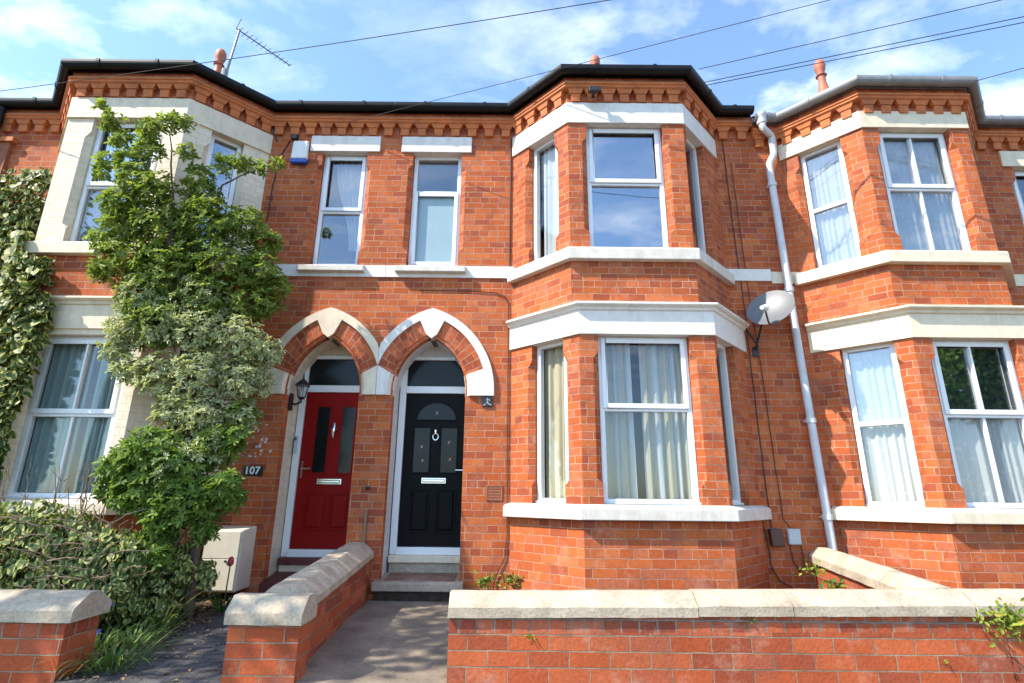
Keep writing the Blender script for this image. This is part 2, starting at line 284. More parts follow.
# ---------------------------------------------------------------- mesh helpers
def tag(o, label=None, cat=None, group=None, kind=None):
    for k, v in (('label', label), ('category', cat), ('group', group), ('kind', kind)):
        if v: o[k] = v
    return o
def empty(name, loc=(0, 0, 0), label=None, cat=None, group=None, kind=None):
    o = bpy.data.objects.new(name, None); o.location = loc; COL.objects.link(o); o.empty_display_size = .2
    return tag(o, label, cat, group, kind)
class MB:
    def __init__(s): s.v = []; s.f = []; s.uv = []; s.mi = []; s.cm = 0
    def face(s, pts, uv=None):
        i = len(s.v); s.v += [tuple(p) for p in pts]; s.f.append(tuple(range(i, i + len(pts)))); s.uv.append(uv); s.mi.append(s.cm)
    def hexa(s, P):   # P: 8 points, bottom ring 0-3, top ring 4-7
        for q in ((3, 2, 1, 0), (4, 5, 6, 7), (0, 1, 5, 4), (1, 2, 6, 5), (2, 3, 7, 6), (3, 0, 4, 7)): s.face([P[k] for k in q])
    def box(s, x0, x1, y0, y1, z0, z1): s.hexa([(x0, y0, z0), (x1, y0, z0), (x1, y1, z0), (x0, y1, z0), (x0, y0, z1), (x1, y0, z1), (x1, y1, z1), (x0, y1, z1)])
    def tube(s, pts, r, n=8, caps=True):
        pts = [Vector(p) for p in pts]; rs = r if isinstance(r, (list, tuple)) else [r] * len(pts)
        rings = []; ref = None
        for i, p in enumerate(pts):
            t = (pts[min(i + 1, len(pts) - 1)] - pts[max(i - 1, 0)]).normalized()
            if ref is None: ref = t.orthogonal().normalized()
            a = (ref - t * ref.dot(t)); a = a.normalized() if a.length > 1e-5 else t.orthogonal().normalized(); ref = a; b2 = t.cross(a)
            rings.append([p + (a * math.cos(2 * math.pi * k / n) + b2 * math.sin(2 * math.pi * k / n)) * rs[i] for k in range(n)])
        for A, B in zip(rings, rings[1:]):
            for k in range(n): s.face([A[k], A[(k + 1) % n], B[(k + 1) % n], B[k]])
        if caps: s.face(rings[0][::-1]); s.face(rings[-1])
    def lathe(s, c, prof, n=16, axis=Vector((0, 0, 1))):
        c = Vector(c); a = axis.orthogonal().normalized(); b2 = axis.cross(a)
        rings = [[c + axis * z + (a * math.cos(2 * math.pi * k / n) + b2 * math.sin(2 * math.pi * k / n)) * r for k in range(n)] for r, z in prof]
        for A, B in zip(rings, rings[1:]):
            for k in range(n): s.face([A[k], A[(k + 1) % n], B[(k + 1) % n], B[k]])
        if prof[0][0] > 1e-4: s.face(rings[0][::-1])
        if prof[-1][0] > 1e-4: s.face(rings[-1])
    def sweep(s, path, prof, closed=True, caps=True, jitter=0):
        """path: (x, y[, dz]) points; prof: (out, z) pairs; out is to the right-hand, street side of the path"""
        pts = [Vector((p[0], p[1])) for p in path]; dz = [p[2] if len(p) > 2 else 0 for p in path]; secs = []
        for i, p in enumerate(pts):
            ds = []
            if i > 0: ds.append((p - pts[i - 1]).normalized())
            if i < len(pts) - 1: ds.append((pts[i + 1] - p).normalized())
            ns = [Vector((d.y, -d.x)) for d in ds]
            m = ns[0] if len(ns) == 1 else (ns[0] + ns[1]) / (1 + ns[0].dot(ns[1]))
            secs.append([Vector((p.x + m.x * o, p.y + m.y * o, z + dz[i])) for o, z in prof])
        if jitter:
            for sec in secs:
                for q in sec:
                    w = noise.noise_vector(q * 9) * jitter + noise.noise_vector(q * 40) * jitter * .5; q += w
        n = len(prof)
        for A, B in zip(secs, secs[1:]):
            for k in range(n if closed else n - 1): s.face([A[k], A[(k + 1) % n], B[(k + 1) % n], B[k]][::-1])
        if caps and closed: s.face(secs[0]); s.face(secs[-1][::-1])
    def build(s, name, mat, parent=None, smooth=False, bevel=0, weld=None, uvo=(0, 0)):
        me = bpy.data.meshes.new(name); me.from_pydata(s.v, [], s.f); mats = mat if isinstance(mat, list) else [mat]
        for m in mats: me.materials.append(m)
        uvl = me.uv_layers.new(name='UVMap')
        for p, uv, mi in zip(me.polygons, s.uv, s.mi):
            p.material_index = mi
            n = p.normal
            for j, li in enumerate(p.loop_indices):
                co = me.vertices[me.loops[li].vertex_index].co
                if uv: q = uv[j]
                elif abs(n.z) > .8: q = (co.x, co.y)
                else:
                    t = Vector((-n.y, n.x, 0)).normalized(); q = (co.dot(t), co.z)
                uvl.data[li].uv = (q[0] + uvo[0], q[1] + uvo[1])
        if weld is None: weld = smooth or bevel > 0
        if weld or smooth:
            bm = bmesh.new(); bm.from_mesh(me); bmesh.ops.remove_doubles(bm, verts=bm.verts, dist=1e-5)
            bmesh.ops.recalc_face_normals(bm, faces=bm.faces); bm.to_mesh(me); bm.free()
        if smooth: me.shade_smooth(); me.set_sharp_from_angle(angle=R(38))
        o = bpy.data.objects.new(name, me); COL.objects.link(o)
        if bevel:
            b = o.modifiers.new('bevel', 'BEVEL'); b.width = bevel; b.segments = 2; b.limit_method = 'ANGLE'; b.angle_limit = R(35)
        if parent: put(o, parent)
        return o
def put(o, parent):
    o.parent = parent; x = parent; off = Vector((0, 0, 0))
    while x is not None: off += x.location; x = x.parent
    o.location = o.location - off
class Facet:
    """vertical plane from a to b; u along it, y into the building, v up"""
    def __init__(s, a, b):
        s.a = Vector((a[0], a[1])); e = Vector((b[0], b[1])) - s.a; s.L = e.length; s.d = e / s.L; s.n = Vector((-s.d.y, s.d.x))
    def P(s, u, y, v): q = s.a + s.d * u + s.n * y; return (q.x, q.y, v)
    def box(s, mb, u0, u1, y0, y1, v0, v1): mb.hexa([s.P(u0, y0, v0), s.P(u1, y0, v0), s.P(u1, y1, v0), s.P(u0, y1, v0), s.P(u0, y0, v1), s.P(u1, y0, v1), s.P(u1, y1, v1), s.P(u0, y1, v1)])
    def raised(s, mb, u0, u1, v0, v1, y0, y1, i):
        A = [s.P(u0, y0, v0), s.P(u1, y0, v0), s.P(u1, y0, v1), s.P(u0, y0, v1)]; B = [s.P(u0 + i, y1, v0 + i), s.P(u1 - i, y1, v0 + i), s.P(u1 - i, y1, v1 - i), s.P(u0 + i, y1, v1 - i)]
        mb.face(B)
        for k in range(4): mb.face([A[k], A[(k + 1) % 4], B[(k + 1) % 4], B[k]])
    def ring(s, mb, u0, u1, v0, v1, w, y0, y1):
        s.box(mb, u0, u0 + w, y0, y1, v0, v1); s.box(mb, u1 - w, u1, y0, y1, v0, v1); s.box(mb, u0 + w, u1 - w, y0, y1, v0, v0 + w); s.box(mb, u0 + w, u1 - w, y0, y1, v1 - w, v1)
MAIN = Facet((0, 0), (1, 0))     # on the main front wall u is x

def notch(u0, u1, v0, v1, c):
    """outline of an opening with stop-chamfered jambs"""
    lv = [(v0, 0), (v0 + .2, 0), (v0 + .27, c), (v1 - .3, c), (v1 - .22, 0), (v1, 0)]
    return [(u0 - o, v) for v, o in lv], [(u1 + o, v) for v, o in lv], lv
def wall_panel(mb, fc, outline, holes=(), arches=(), depth=.14, c=.065, reveal_mi=None):
    loops = [[Vector((u, v, 0)) for u, v in outline]]; base = mb.cm
    for h in holes:
        l, r, lv = notch(*h, c)
        loops.append([Vector((u, v, 0)) for u, v in l + r[::-1]])
    for a in arches: loops.append([Vector((u, v, 0)) for u, v in a])
    flat = [p for lp in loops for p in lp]
    for t in tessellate_polygon(loops):
        q = [flat[i] for i in t]
        if (q[1] - q[0]).cross(q[2] - q[0]).z < 0: q = q[::-1]
        mb.face([fc.P(p.x, 0, p.y) for p in q])
    if reveal_mi is not None: mb.cm = reveal_mi
    for u0, u1, v0, v1 in holes:
        l, r, lv = notch(u0, u1, v0, v1, c)
        for k in range(len(lv) - 1):
            for side, uu, pts in ((1, u0, l), (-1, u1, r)):
                a, b2 = pts[k], pts[k + 1]
                A = [fc.P(a[0], 0, a[1]), fc.P(uu, c, a[1]), fc.P(uu, c, b2[1]), fc.P(b2[0], 0, b2[1])]
                B = [fc.P(uu, c, a[1]), fc.P(uu, depth, a[1]), fc.P(uu, depth, b2[1]), fc.P(uu, c, b2[1])]
                for q in (A, B): mb.face(q if side > 0 else q[::-1])
        mb.face([fc.P(u0, 0, v1), fc.P(u0, depth, v1), fc.P(u1, depth, v1), fc.P(u1, 0, v1)])
        mb.face([fc.P(u0, 0, v0), fc.P(u1, 0, v0), fc.P(u1, depth, v0), fc.P(u0, depth, v0)])
    mb.cm = base
def rect(u0, u1, v0, v1): return [(u0, v0), (u1, v0), (u1, v1), (u0, v1)]

def window(parent, fc, u0, u1, v0, v1, split=.5, muntin=False, casement='upper', g1='glass', g2='glass', depth=.09, fw=.058):
    mb = MB(); y0, y1 = depth, depth + .07; vm = v0 + (v1 - v0) * (split or .5); um = (u0 + u1) / 2
    fc.ring(mb, u0, u1, v0, v1, fw, y0, y1); single = split is None or False
    if not single: fc.box(mb, u0 + fw, u1 - fw, y0 + .001, y1, vm - .028, vm + .028)
    if muntin:
        fc.box(mb, um - .016, um + .016, y0 + .012, y1 - .01, v0 + fw, vm - .028); fc.box(mb, um - .016, um + .016, y0 + .012, y1 - .01, vm + .028, v1 - fw)
    fc.box(mb, u0 - .01, u1 + .01, y0 - .03, y0, v0 - .002, v0 + .028)
    w = mb.build('window', M['upvc'], parent, bevel=.006)
    lo, hi = (v0 + fw, vm - .028), (vm + .028, v1 - fw)
    if casement:
        a, b2 = hi if casement == 'upper' else lo
        k = MB(); fc.ring(k, u0 + fw - .022, u1 - fw + .022, a - .02, b2 + .02, .055, y0 - .018, y0 - .001)
        if muntin: fc.box(k, um - .013, um + .013, y0 - .006, y0 + .01, a + .03, b2 - .03)
        k.build('casement', M['upvc'], w, bevel=.005)
    for (a, b2), gm in (((lo[0], hi[1]), g1),) if single else ((lo, g2), (hi, g1)):
        k = MB(); fc.box(k, u0 + fw, u1 - fw, y0 + .034, y0 + .046, a, b2); k.build('pane', M[gm], w)
    return w
def curtain(fc, u0, u1, v0, v1, y, folds, amp, mat, label, top=None, cat='curtain', group='curtains behind the bay windows', seed=0):
    rs = random.Random(seed); nu, nv = 70, 14; V = []; F = []; UV = []
    ph = [rs.uniform(0, 6.3) for _ in range(4)]
    for j in range(nv + 1):
        t = j / nv; v = v1 + (v0 - v1) * t
        for i in range(nu + 1):
            s = i / nu; u = u0 + (u1 - u0) * s
            if top: u = u + top(s, t)
            s = s + .035 * math.sin(s * 7.3 + ph[3]) + .02 * math.sin(s * 17 + ph[1]); w = amp * (.6 + .4 * t) * (math.sin(s * folds * 6.283 + ph[0] + .5 * math.sin(s * 5 + ph[1])) + .35 * math.sin(s * folds * 11.3 + ph[2] + t))
            V.append(fc.P(u, y + w, v)); UV.append((s * abs(u1 - u0), v))
    for j in range(nv):
        for i in range(nu): a = j * (nu + 1) + i; F.append((a, a + nu + 1, a + nu + 2, a + 1))
    me = bpy.data.meshes.new('curtain'); me.from_pydata(V, [], F); me.materials.append(M[mat]); ul = me.uv_layers.new(name='UVMap')
    for l in me.loops: ul.data[l.index].uv = UV[l.vertex_index]
    me.shade_smooth(); o = bpy.data.objects.new('curtain', me); COL.objects.link(o)
    return tag(o, label, cat, group)

# ---------------------------------------------------------------- ground
mb = MB(); mb.box(-400, 400, -500, 300, -.6, -.24); tag(mb.build('road', M['asphalt']), kind='structure')
mb = MB(); mb.box(-60, 60, -4.75, -2.4, -.24, -.10); tag(mb.build('pavement', M['pavement']), kind='structure')
mb = MB(); mb.box(-60, 60, -4.88, -4.754, -.24, -.105); tag(mb.build('kerb', M['coping'], bevel=.015), kind='structure')
mb = MB(); mb.box(-60, 60, -16.0, -13.2, -.24, -.12); tag(mb.build('pavement', M['pavement']), kind='structure')
def slab(name, x0, x1, za, zb, mat, y0=-2.66, y1=.5):
    n = 24; mb = MB()
    for i in range(n):
        a, b2 = y0 + (y1 - y0) * i / n, y0 + (y1 - y0) * (i + 1) / n; p, q = za + (zb - za) * i / n, za + (zb - za) * (i + 1) / n
        mb.face([(x0, a, p), (x1, a, p), (x1, b2, q), (x0, b2, q)])
    mb.face([(x0, y0, za - .2), (x1, y0, za - .2), (x1, y0, za), (x0, y0, za)])
    return tag(mb.build(name, M[mat]), kind='structure')
slab('path', -1.62, -.40, -.06, .06, 'path_concrete')
slab('path', -3.14, -1.80, -.06, .08, 'path_paver')
slab('flower_bed_soil', -9.5, -3.142, -.03, .10, 'soil', -2.45)
slab('flower_bed_soil', -.398, 9.5, .06, .14, 'soil', -2.45)

# ---------------------------------------------------------------- the three houses
EAVE = 6.58
def corbels(mb, pts, zo=0):
    """bracketed brick cornice along a polyline"""
    mb.sweep(pts, [(-.06, 6.47 + zo), (.085, 6.47 + zo), (.10, 6.485 + zo), (.10, 6.51 + zo), (.115, 6.522 + zo), (.115, 6.55 + zo), (-.06, 6.55 + zo)])
    for a, b2 in zip(pts, pts[1:]):
        f = Facet(a, b2); n = max(2, round(f.L / .235)); st = f.L / n
        for k in range(n):
            u = st * (k + .5)
            TA = [f.P(u - .074, .02, 6.405 + zo), f.P(u - .074, -.066, 6.405 + zo), f.P(u + .074, -.066, 6.405 + zo), f.P(u + .074, .02, 6.405 + zo)]
            TB_ = [f.P(u - .104, .02, 6.469 + zo), f.P(u - .104, -.080, 6.469 + zo), f.P(u + .104, -.080, 6.469 + zo), f.P(u + .104, .02, 6.469 + zo)]
            mb.hexa([TA[1], TA[2], TA[3], TA[0], TB_[1], TB_[2], TB_[3], TB_[0]])
            A = [f.P(u - .058, .02, 6.295 + zo), f.P(u - .058, -.042, 6.295 + zo), f.P(u + .058, -.042, 6.295 + zo), f.P(u + .058, .02, 6.295 + zo)]
            B = [f.P(u - .062, .02, 6.404 + zo), f.P(u - .062, -.055, 6.404 + zo), f.P(u + .062, -.055, 6.404 + zo), f.P(u + .062, .02, 6.404 + zo)]
            mb.hexa([A[1], A[2], A[3], A[0], B[1], B[2], B[3], B[0]])
def gutter(mb, pts, zo=0, joints=True):
    prof = [(.10 + .066 - .066 * math.cos(t), 6.69 + zo - .062 * math.sin(t)) for t in np.linspace(0, math.pi, 9)]
    prof = [(.10, 6.725 + zo)] + prof + [(.232, 6.722 + zo), (.224, 6.722 + zo), (.224, 6.695 + zo)] + [(.166 - .058 * math.cos(t), 6.69 + zo - .054 * math.sin(t)) for t in np.linspace(math.pi, 0, 7)] + [(.108, 6.725 + zo)]
    mb.sweep(pts, prof)
    mb.sweep(pts, [(-.02, 6.64 + zo), (.098, 6.64 + zo), (.098, 6.74 + zo), (-.02, 6.74 + zo)])   # fascia board
    if joints:
        for a, b2 in zip(pts, pts[1:]):
            f = Facet(a, b2); n = max(1, int(f.L / .62)); s0 = f.L / n
            for k in range(n):
                u = s0 * (k + .5)
                q = [(.166 - .073 * math.cos(t), 6.69 + zo - .069 * math.sin(t)) for t in np.linspace(0, math.pi, 9)]
                q = [(.09, 6.73 + zo)] + q + [(.24, 6.73 + zo)]
                L_ = [[f.P(uu, -o, z) for o, z in q] for uu in (u - .022, u + .022)]
                for i in range(len(q) - 1): mb.face([L_[0][i], L_[1][i], L_[1][i + 1], L_[0][i + 1]][::-1])
                for l in L_: mb.face(l)
def finial(house, x, y, z0, z1):
    h = z1 - z0; mb = MB()
    mb.lathe((x, y, z0), [(.14, -.25), (.125, .0), (.085, .18 * h), (.055, .42 * h), (.06, .55 * h), (.085, .58 * h), (.055, .62 * h), (.055, .66 * h), (.075, .74 * h), (.088, .84 * h), (.078, .94 * h), (.05, 1.0 * h), (0, 1.01 * h)], 18)
    return mb.build('finial', M['finial'], house, smooth=True)
def bay(house, J0, J1, lo, up, S):
    """two-storey canted bay. J0/J1: wall junctions, lo/up: front corner x on each floor, S: style"""
    zo = S.get('zo', 0); YB = -.75
    pl = [(J0, 0), (lo[0], YB), (lo[1], YB), (J1, 0)]; K0, K1 = S.get('ju', (J0, J1)); pu = [(K0, 0), (up[0], YB), (up[1], YB), (K1, 0)]
    fl = [Facet(a, b2) for a, b2 in zip(pl, pl[1:])]; fu = [Facet(a, b2) for a, b2 in zip(pu, pu[1:])]
    # plinth and spandrel
    mb = MB()
    for f in fl: wall_panel(mb, f, rect(0, f.L, -.1, .99))
    mb.build('bay_plinth', M['brick_low'], house)
    mb = MB()
    for f in fu: wall_panel(mb, f, rect(0, f.L, 3.40, 4.02))
    mb.build('bay_spandrel', M['brick'], house)
    for fs, z0, z1, wins, pm in ((fl, .985, 3.09, S['lw'], 'low'), (fu, 4.015, 6.02, S['uw'], 'up')):
        mb = MB()
        for f, w in zip(fs, wins):
            wall_panel(mb, f, rect(0, f.L, z0, z1), [w[:4]] if w else [], depth=.16)
        mb.build('bay_piers', M[S['pier']], house)
        for f, w in zip(fs, wins):
            if w: window(house, f, w[0] + .004, w[1] - .004, w[2] + .002, w[3] - .002, **w[4])
    mb = MB()   # head wall behind lintel and cornice
    for f in fu: wall_panel(mb, f, rect(0, f.L, 6.015, 6.66 + zo))
    mb.build('bay_head', M['brick'], house)
    def ext(p, e):   # run the trim a touch into the main wall
        a = Vector(p[0]) - (Vector(p[1]) - Vector(p[0])).normalized() * e; b2 = Vector(p[-1]) + (Vector(p[-1]) - Vector(p[-2])).normalized() * e
        return [tuple(a)] + p[1:-1] + [tuple(b2)]
    t = S['trim']; sm = S['sill']
    mb = MB(); mb.sweep(ext(pl, .03), [(-.2, .965), (.10, .965), (.10, 1.085), (.07, 1.105), (.0, 1.125), (-.2, 1.125)]); mb.build('sill', M[sm], house, bevel=.008)
    mb = MB(); mb.sweep(ext(pu, .02), [(-.2, 3.985), (.085, 3.985), (.085, 4.13), (.06, 4.15), (0, 4.165), (-.2, 4.165)]); mb.build('sill', M[sm], house, bevel=.008)
    mb = MB(); mb.sweep(ext(pl, .02), [(-.17, 3.046), (.028, 3.046), (.028, 3.335), (.05, 3.345), (.06, 3.375), (.085, 3.385), (.105, 3.40), (.105, 3.425), (.01, 3.455), (-.17, 3.455)]); mb.build('lintel_band', M[t], house, bevel=.004)
    mb = MB(); mb.sweep(ext(pu, .01), [(-.17, S.get('lz', 5.972)), (.026, S.get('lz', 5.972)), (.026, 6.285 + zo * .6), (-.17, 6.285 + zo * .6)]); mb.build('lintel_band', M[t], house, bevel=.004)
    # interior slabs
    for z0, z1, p in ((.3, .42, pl), (3.15, 3.9, pu), (6.3, 6.4, pu)):
        mb = MB()
        q = [(p[0][0] + .2, .0), (p[1][0] + .12, YB + .2), (p[2][0] - .12, YB + .2), (p[3][0] - .2, .0)]
        mb.face([(x, y, z1) for x, y in q]); mb.face([(x, y, z0) for x, y in q][::-1])
        for i in range(4): a, b2 = q[i], q[(i + 1) % 4]; mb.face([(*a, z0), (*b2, z0), (*b2, z1), (*a, z1)])
        mb.build('bay_floor', M['interior_floor'], house)
    # hipped roof
    cx = S['apex'][0]; ay, az = S['apex'][1], S['apex'][2]
    mb = MB(); o = .16; e = 6.745 + zo
    E_ = [(J0 - .16, -.06), (up[0] - .07, YB - o), (up[1] + .07, YB - o), (J1 + .16, -.06)]; A = (cx, ay, az)
    for a, b2 in zip(E_, E_[1:]): mb.face([(*a, e), (*b2, e), A])
    mb.face([(*E_[-1], e), (cx + .9, 2.2, az), A]); mb.face([A, (cx - .9, 2.2, az), (*E_[0], e)]); mb.face([A, (cx + .9, 2.2, az), (cx - .9, 2.2, az)])
    mb.build('bay_roof', M['slate'], house)
    return fl, fu, pu
def house_shell(house, x0, x1, zo=0):
    mb = MB(); a, b2 = x0 + .06, x1 - .06
    for z0, z1 in ((.3, 3.2), (3.5, 6.45)):
        mb.face([(a, 4.5, z0), (b2, 4.5, z0), (b2, 4.5, z1), (a, 4.5, z1)])
        for x in (a, b2): mb.face([(x, .45, z0), (x, 4.5, z0), (x, 4.5, z1), (x, .45, z1)])
    mb.build('inner_walls', M['interior'], house)
    mb = MB()
    for z in (.42, 3.3, 6.45): mb.box(a, b2, .16 if z > 3 else .46, 4.6, z - .1, z)
    mb.build('inner_floors', M['interior_floor'], house)
    mb = MB(); e = 6.75 + zo
    mb.face([(x0 + .003, -.14, e), (x1 - .003, -.14, e), (x1 - .003, 4.4, 9.3 + zo), (x0 + .003, 4.4, 9.3 + zo)]); mb.face([(x0 + .003, 4.4, 9.3 + zo), (x1 - .003, 4.4, 9.3 + zo), (x1 - .003, 9, e), (x0 + .003, 9, e)])
    mb.build('roof', M['slate'], house)
    mb = MB(); mb.box(x0 + .003, x1 - .003, 8.6, 8.9, -.2, e - .05); mb.build('rear_wall', M['brick'], house)
def mid_lintel(house, x0, x1, z0, z1, mat):
    mb = MB(); mb.box(x0, x1, -.025, .17, z0, z1); return mb.build('lintel', M[mat], house, bevel=.006)
def win_sill(house, x0, x1, mat):
    mb = MB(); mb.sweep([(x0, 0), (x1, 0)], [(-.16, 4.11), (.10, 4.11), (.10, 4.19), (.06, 4.21), (-.16, 4.235)]); return mb.build('sill', M[mat], house, bevel=.01)
def string_course(house, x0, x1, mat, z0=4.055, z1=4.225):
    mb = MB(); mb.box(x0, x1, -.022, .02, z0, z1); return mb.build('string_course', M[mat], house)

# gothic arches
def arch_geo(cx, a, sp, h):
    c = (h * h - a * a) / (2 * a); r = a + c
    def pt(side, rad, t):   # t=0 springing, 1 apex
        ang = t * math.acos(min(1, c / rad))
        return cx + side * (-c + rad * math.cos(ang)), sp + rad * math.sin(ang)
    return c, r, pt
SP = 2.50
RED = dict(cx=-2.42, a=.465, h=.715); BLK = dict(cx=-1.06, a=.468, h=.718)
PARTY = -1.7375
def arch_hole(A, base):
    c, r, pt = arch_geo(A['cx'], A['a'], SP, A['h']); n = 14
    L_ = [pt(-1, r, i / n) for i in range(n + 1)]; R_ = [pt(1, r, i / n) for i in range(n + 1)]
    return [(A['cx'] - A['a'], base)] + L_ + R_[:-1][::-1] + [(A['cx'] + A['a'], base)]
def porch(house, A, door_mat, style):
    cx, a = A['cx'], A['a']; x0, x1 = cx - a, cx + a; c, r, pt = arch_geo(cx, a, SP, A['h']); side_in = 1 if style == 'red' else -1
    n = 16; D = .44; ch = .045
    def clip(q, eps=.002):
        x, z = q
        if side_in > 0: return (min(x, PARTY - eps), z)
        return (max(x, PARTY + eps), z)
    # brick ring (front + chamfered soffit edge + soffit to .11)
    for name, r0, r1, y, mat in (('arch_ring', r, r + .262, -.012, 'voussoir'), ('hood_mould', r + .262, r + .368, -.034, A['paint'])):
        mb = MB()
        for s in (-1, 1):
            for i in range(n):
                t0, t1 = i / n, (i + 1) / n
                if t1 < (.22 if name == 'arch_ring' else .2) or name == 'arch_ring' and t1 > .98: continue
                P0, P1, Q0, Q1 = pt(s, r0, t0), pt(s, r0, t1), pt(s, r1, t0), pt(s, r1, t1)
                if name == 'arch_ring': P0, P1 = pt(s, r0 + ch, t0), pt(s, r0 + ch, t1)
                P0, P1, Q0, Q1 = clip(P0), clip(P1), clip(Q0), clip(Q1)
                if abs(P0[0] - Q0[0]) + abs(P0[1] - Q0[1]) < .006 and abs(P1[0] - Q1[0]) < .006: continue
                al0, al1 = r * t0 * 1.25, r * t1 * 1.25
                uv = [(0, al0), (r1 - r0, al0), (r1 - r0, al1), (0, al1)]
                F = [(P0[0], y, P0[1]), (Q0[0], y, Q0[1]), (Q1[0], y, Q1[1]), (P1[0], y, P1[1])]
                mb.face(F if s > 0 else F[::-1], uv if s > 0 else uv[::-1])
                for E0, E1 in (((Q0, Q1)),) if name == 'arch_ring' else ((Q0, Q1), (P0, P1)):
                    mb.face([(E0[0], y, E0[1]), (E0[0], .02, E0[1]), (E1[0], .02, E1[1]), (E1[0], y, E1[1])])
                if name == 'arch_ring':
                    I0, I1 = pt(s, r, t0), pt(s, r, t1)
                    mb.face([(P0[0], y, P0[1]), (I0[0], .04, I0[1]), (I1[0], .04, I1[1]), (P1[0], y, P1[1])], [(0, al0), (.06, al0), (.06, al1), (0, al1)])
                    mb.face([(I0[0], .04, I0[1]), (I0[0], .125, I0[1]), (I1[0], .125, I1[1]), (I1[0], .04, I1[1])], [(.0, al0), (.1, al0), (.1, al1), (.0, al1)])
        mb.build(name, M[mat], house)
    # keystone: a wedge widening upwards, with a small point below
    mb = MB(); zk = SP + A['h']; k0 = [(cx - .072, zk + .025), (cx + .072, zk + .025)]; k1 = [(cx - .165, zk + .222), (cx + .165, zk + .222)]
    poly = [(cx, zk - .03), k0[1], k1[1], (cx, SP + math.sqrt((r + .345) ** 2 - c * c)), k1[0], k0[0]]
    mb.face([(x, -.045, z) for x, z in poly])
    for i in range(6): p, q = poly[i], poly[(i + 1) % 6]; mb.face([(p[0], -.045, p[1]), (p[0], .12, p[1]), (q[0], .12, q[1]), (q[0], -.045, q[1])])
    mb.build('keystone', M[A['paint']], house)
    # imposts
    for s in (-1, 1):
        mb = MB()
        z0 = 2.43; secs = []
        for t_ in (None, 0, .07, .14, .215):
            I_ = pt(s, r - .006, t_ or 0); Fr = pt(s, r + .06, t_ or 0); O_ = pt(s, r + .37, t_ or 0)
            if t_ is None: I_, Fr, O_ = (I_[0], z0), (Fr[0], z0), (O_[0], z0)
            Fr, O_ = clip(Fr), clip(O_)
            secs.append([(I_[0], .13, I_[1]), (I_[0], .035, I_[1]), (Fr[0], -.04, Fr[1]), (O_[0], -.04, O_[1]), (O_[0], .02, O_[1])])
        for A_, B_ in zip(secs, secs[1:]):
            for i in range(4): mb.face([A_[i], A_[i + 1], B_[i + 1], B_[i]])
        mb.face(secs[0]); mb.face(secs[-1][::-1])
        mb.build('impost', M[A['paint']], house, bevel=.004)
    # reveals
    for y0, y1, mat, nm in ((0, .125, 'brick', 'jamb'), (.125, D, A['reveal'], 'porch_reveal')):
        mb = MB(); H = arch_hole(A, .0)
        for p, q in zip(H, H[1:]):
            if y0 == 0 and (p[1] > SP - .001 and q[1] > SP - .001): continue
            ye = y1 if p[0] + q[0] < 2 * cx + 1.5 * a else min(y1, D - .09)
            mb.face([(p[0], y0, p[1]), (p[0], ye, p[1]), (q[0], ye, q[1]), (q[0], y0, q[1])])
        mb.build(nm, M[mat], house)
    # backing panel and frame
    zt, zb = 2.535, .575 if style == 'black' else .535
    fx0, fx1 = x0 + .015, x1 + .10; fw = .085
    mb = MB(); mb.box(x0 - .02, x1 + .12, D, D + .12, 3.04, 3.4); mb.build('porch_infill', M[A['paint2']], house)
    mb = MB(); y0, y1 = D - .045, D + .06
    mb.box(fx0, fx0 + fw, y0, y1, zb - .09, 3.04); mb.box(fx1 - fw, fx1, y0, y1, zb - .09, 3.04)
    mb.box(fx0 + fw, fx1 - fw, y0, y1, zt, zt + .095); mb.box(fx0 + fw, fx1 - fw, y0, y1, 3.0, 3.04); mb.box(fx0 + fw, fx1 - fw, y0 - .035, y1, zb - .09, zb)
    fr = mb.build('door_frame', M[A['frame']], house, bevel=.006)
    mb = MB(); mb.box(fx0 + fw, fx1 - fw, D, D + .02, zt + .095, 3.0); mb.build('fanlight', M['glass_dark'], fr)
    # leaf
    u0, u1 = fx0 + fw + .004, fx1 - fw - .004; f = Facet((0, D - .012), (1, D - .012)); W = u1 - u0; z0, z1 = zb + .004, zt - .004
    mb = MB(); f.box(mb, u0, u1, 0, .05, z0, z1)
    um = (u0 + u1) / 2
    def mould(a0, a1, b0, b1): f.ring(mb, a0, a1, b0, b1, .018, -.012, -.0005)
    if style == 'black':
        gl = [(um - .285, um - .075, 1.49, 2.07), (um + .075, um + .285, 1.49, 2.07)]
        for a0, a1 in ((um - .30, um - .04), (um + .04, um + .30)):
            mould(a0, a1, .74, 1.28); f.raised(mb, a0 + .03, a1 - .03, .77, 1.25, -.0005, -.012, .02)
    else:
        gl = [(um - .245, um - .075, 1.47, 2.34), (um + .095, um + .265, 1.47, 2.34)]
        for a0, a1 in ((um - .29, um - .03), (um + .03, um + .29)):
            mould(a0, a1, .76, 1.22); f.raised(mb, a0 + .03, a1 - .03, .79, 1.19, -.0005, -.010, .02)
    for q in gl: mould(q[0] - .015, q[1] + .015, q[2] - .015, q[3] + .015)
    if style == 'black':
        for i in range(12):
            a0, a1 = math.pi * i / 12, math.pi * (i + 1) / 12
            f_ = lambda rr, t: (um + rr * math.cos(t), D - .024, 2.18 + rr * .86 * math.sin(t))
            q = [f_(.262, a0), f_(.285, a0), f_(.285, a1), f_(.262, a1)]; mb.face(q)
            for e in ((q[1], q[2]), (q[0], q[3])): mb.face([e[0], (e[0][0], D - .012, e[0][2]), (e[1][0], D - .012, e[1][2]), e[1]])
        f.box(mb, um - .285, um + .285, -.012, -.0005, 2.16, 2.18)
    door = mb.build('door', M[door_mat], house, bevel=.003)
    gm = M['glass_door'] if style == 'black' else M['glass_dark']
    for q in gl:
        k = MB(); f.box(k, q[0], q[1], -.006, -.001, q[2], q[3]); k.build('glass_panel', gm, door)
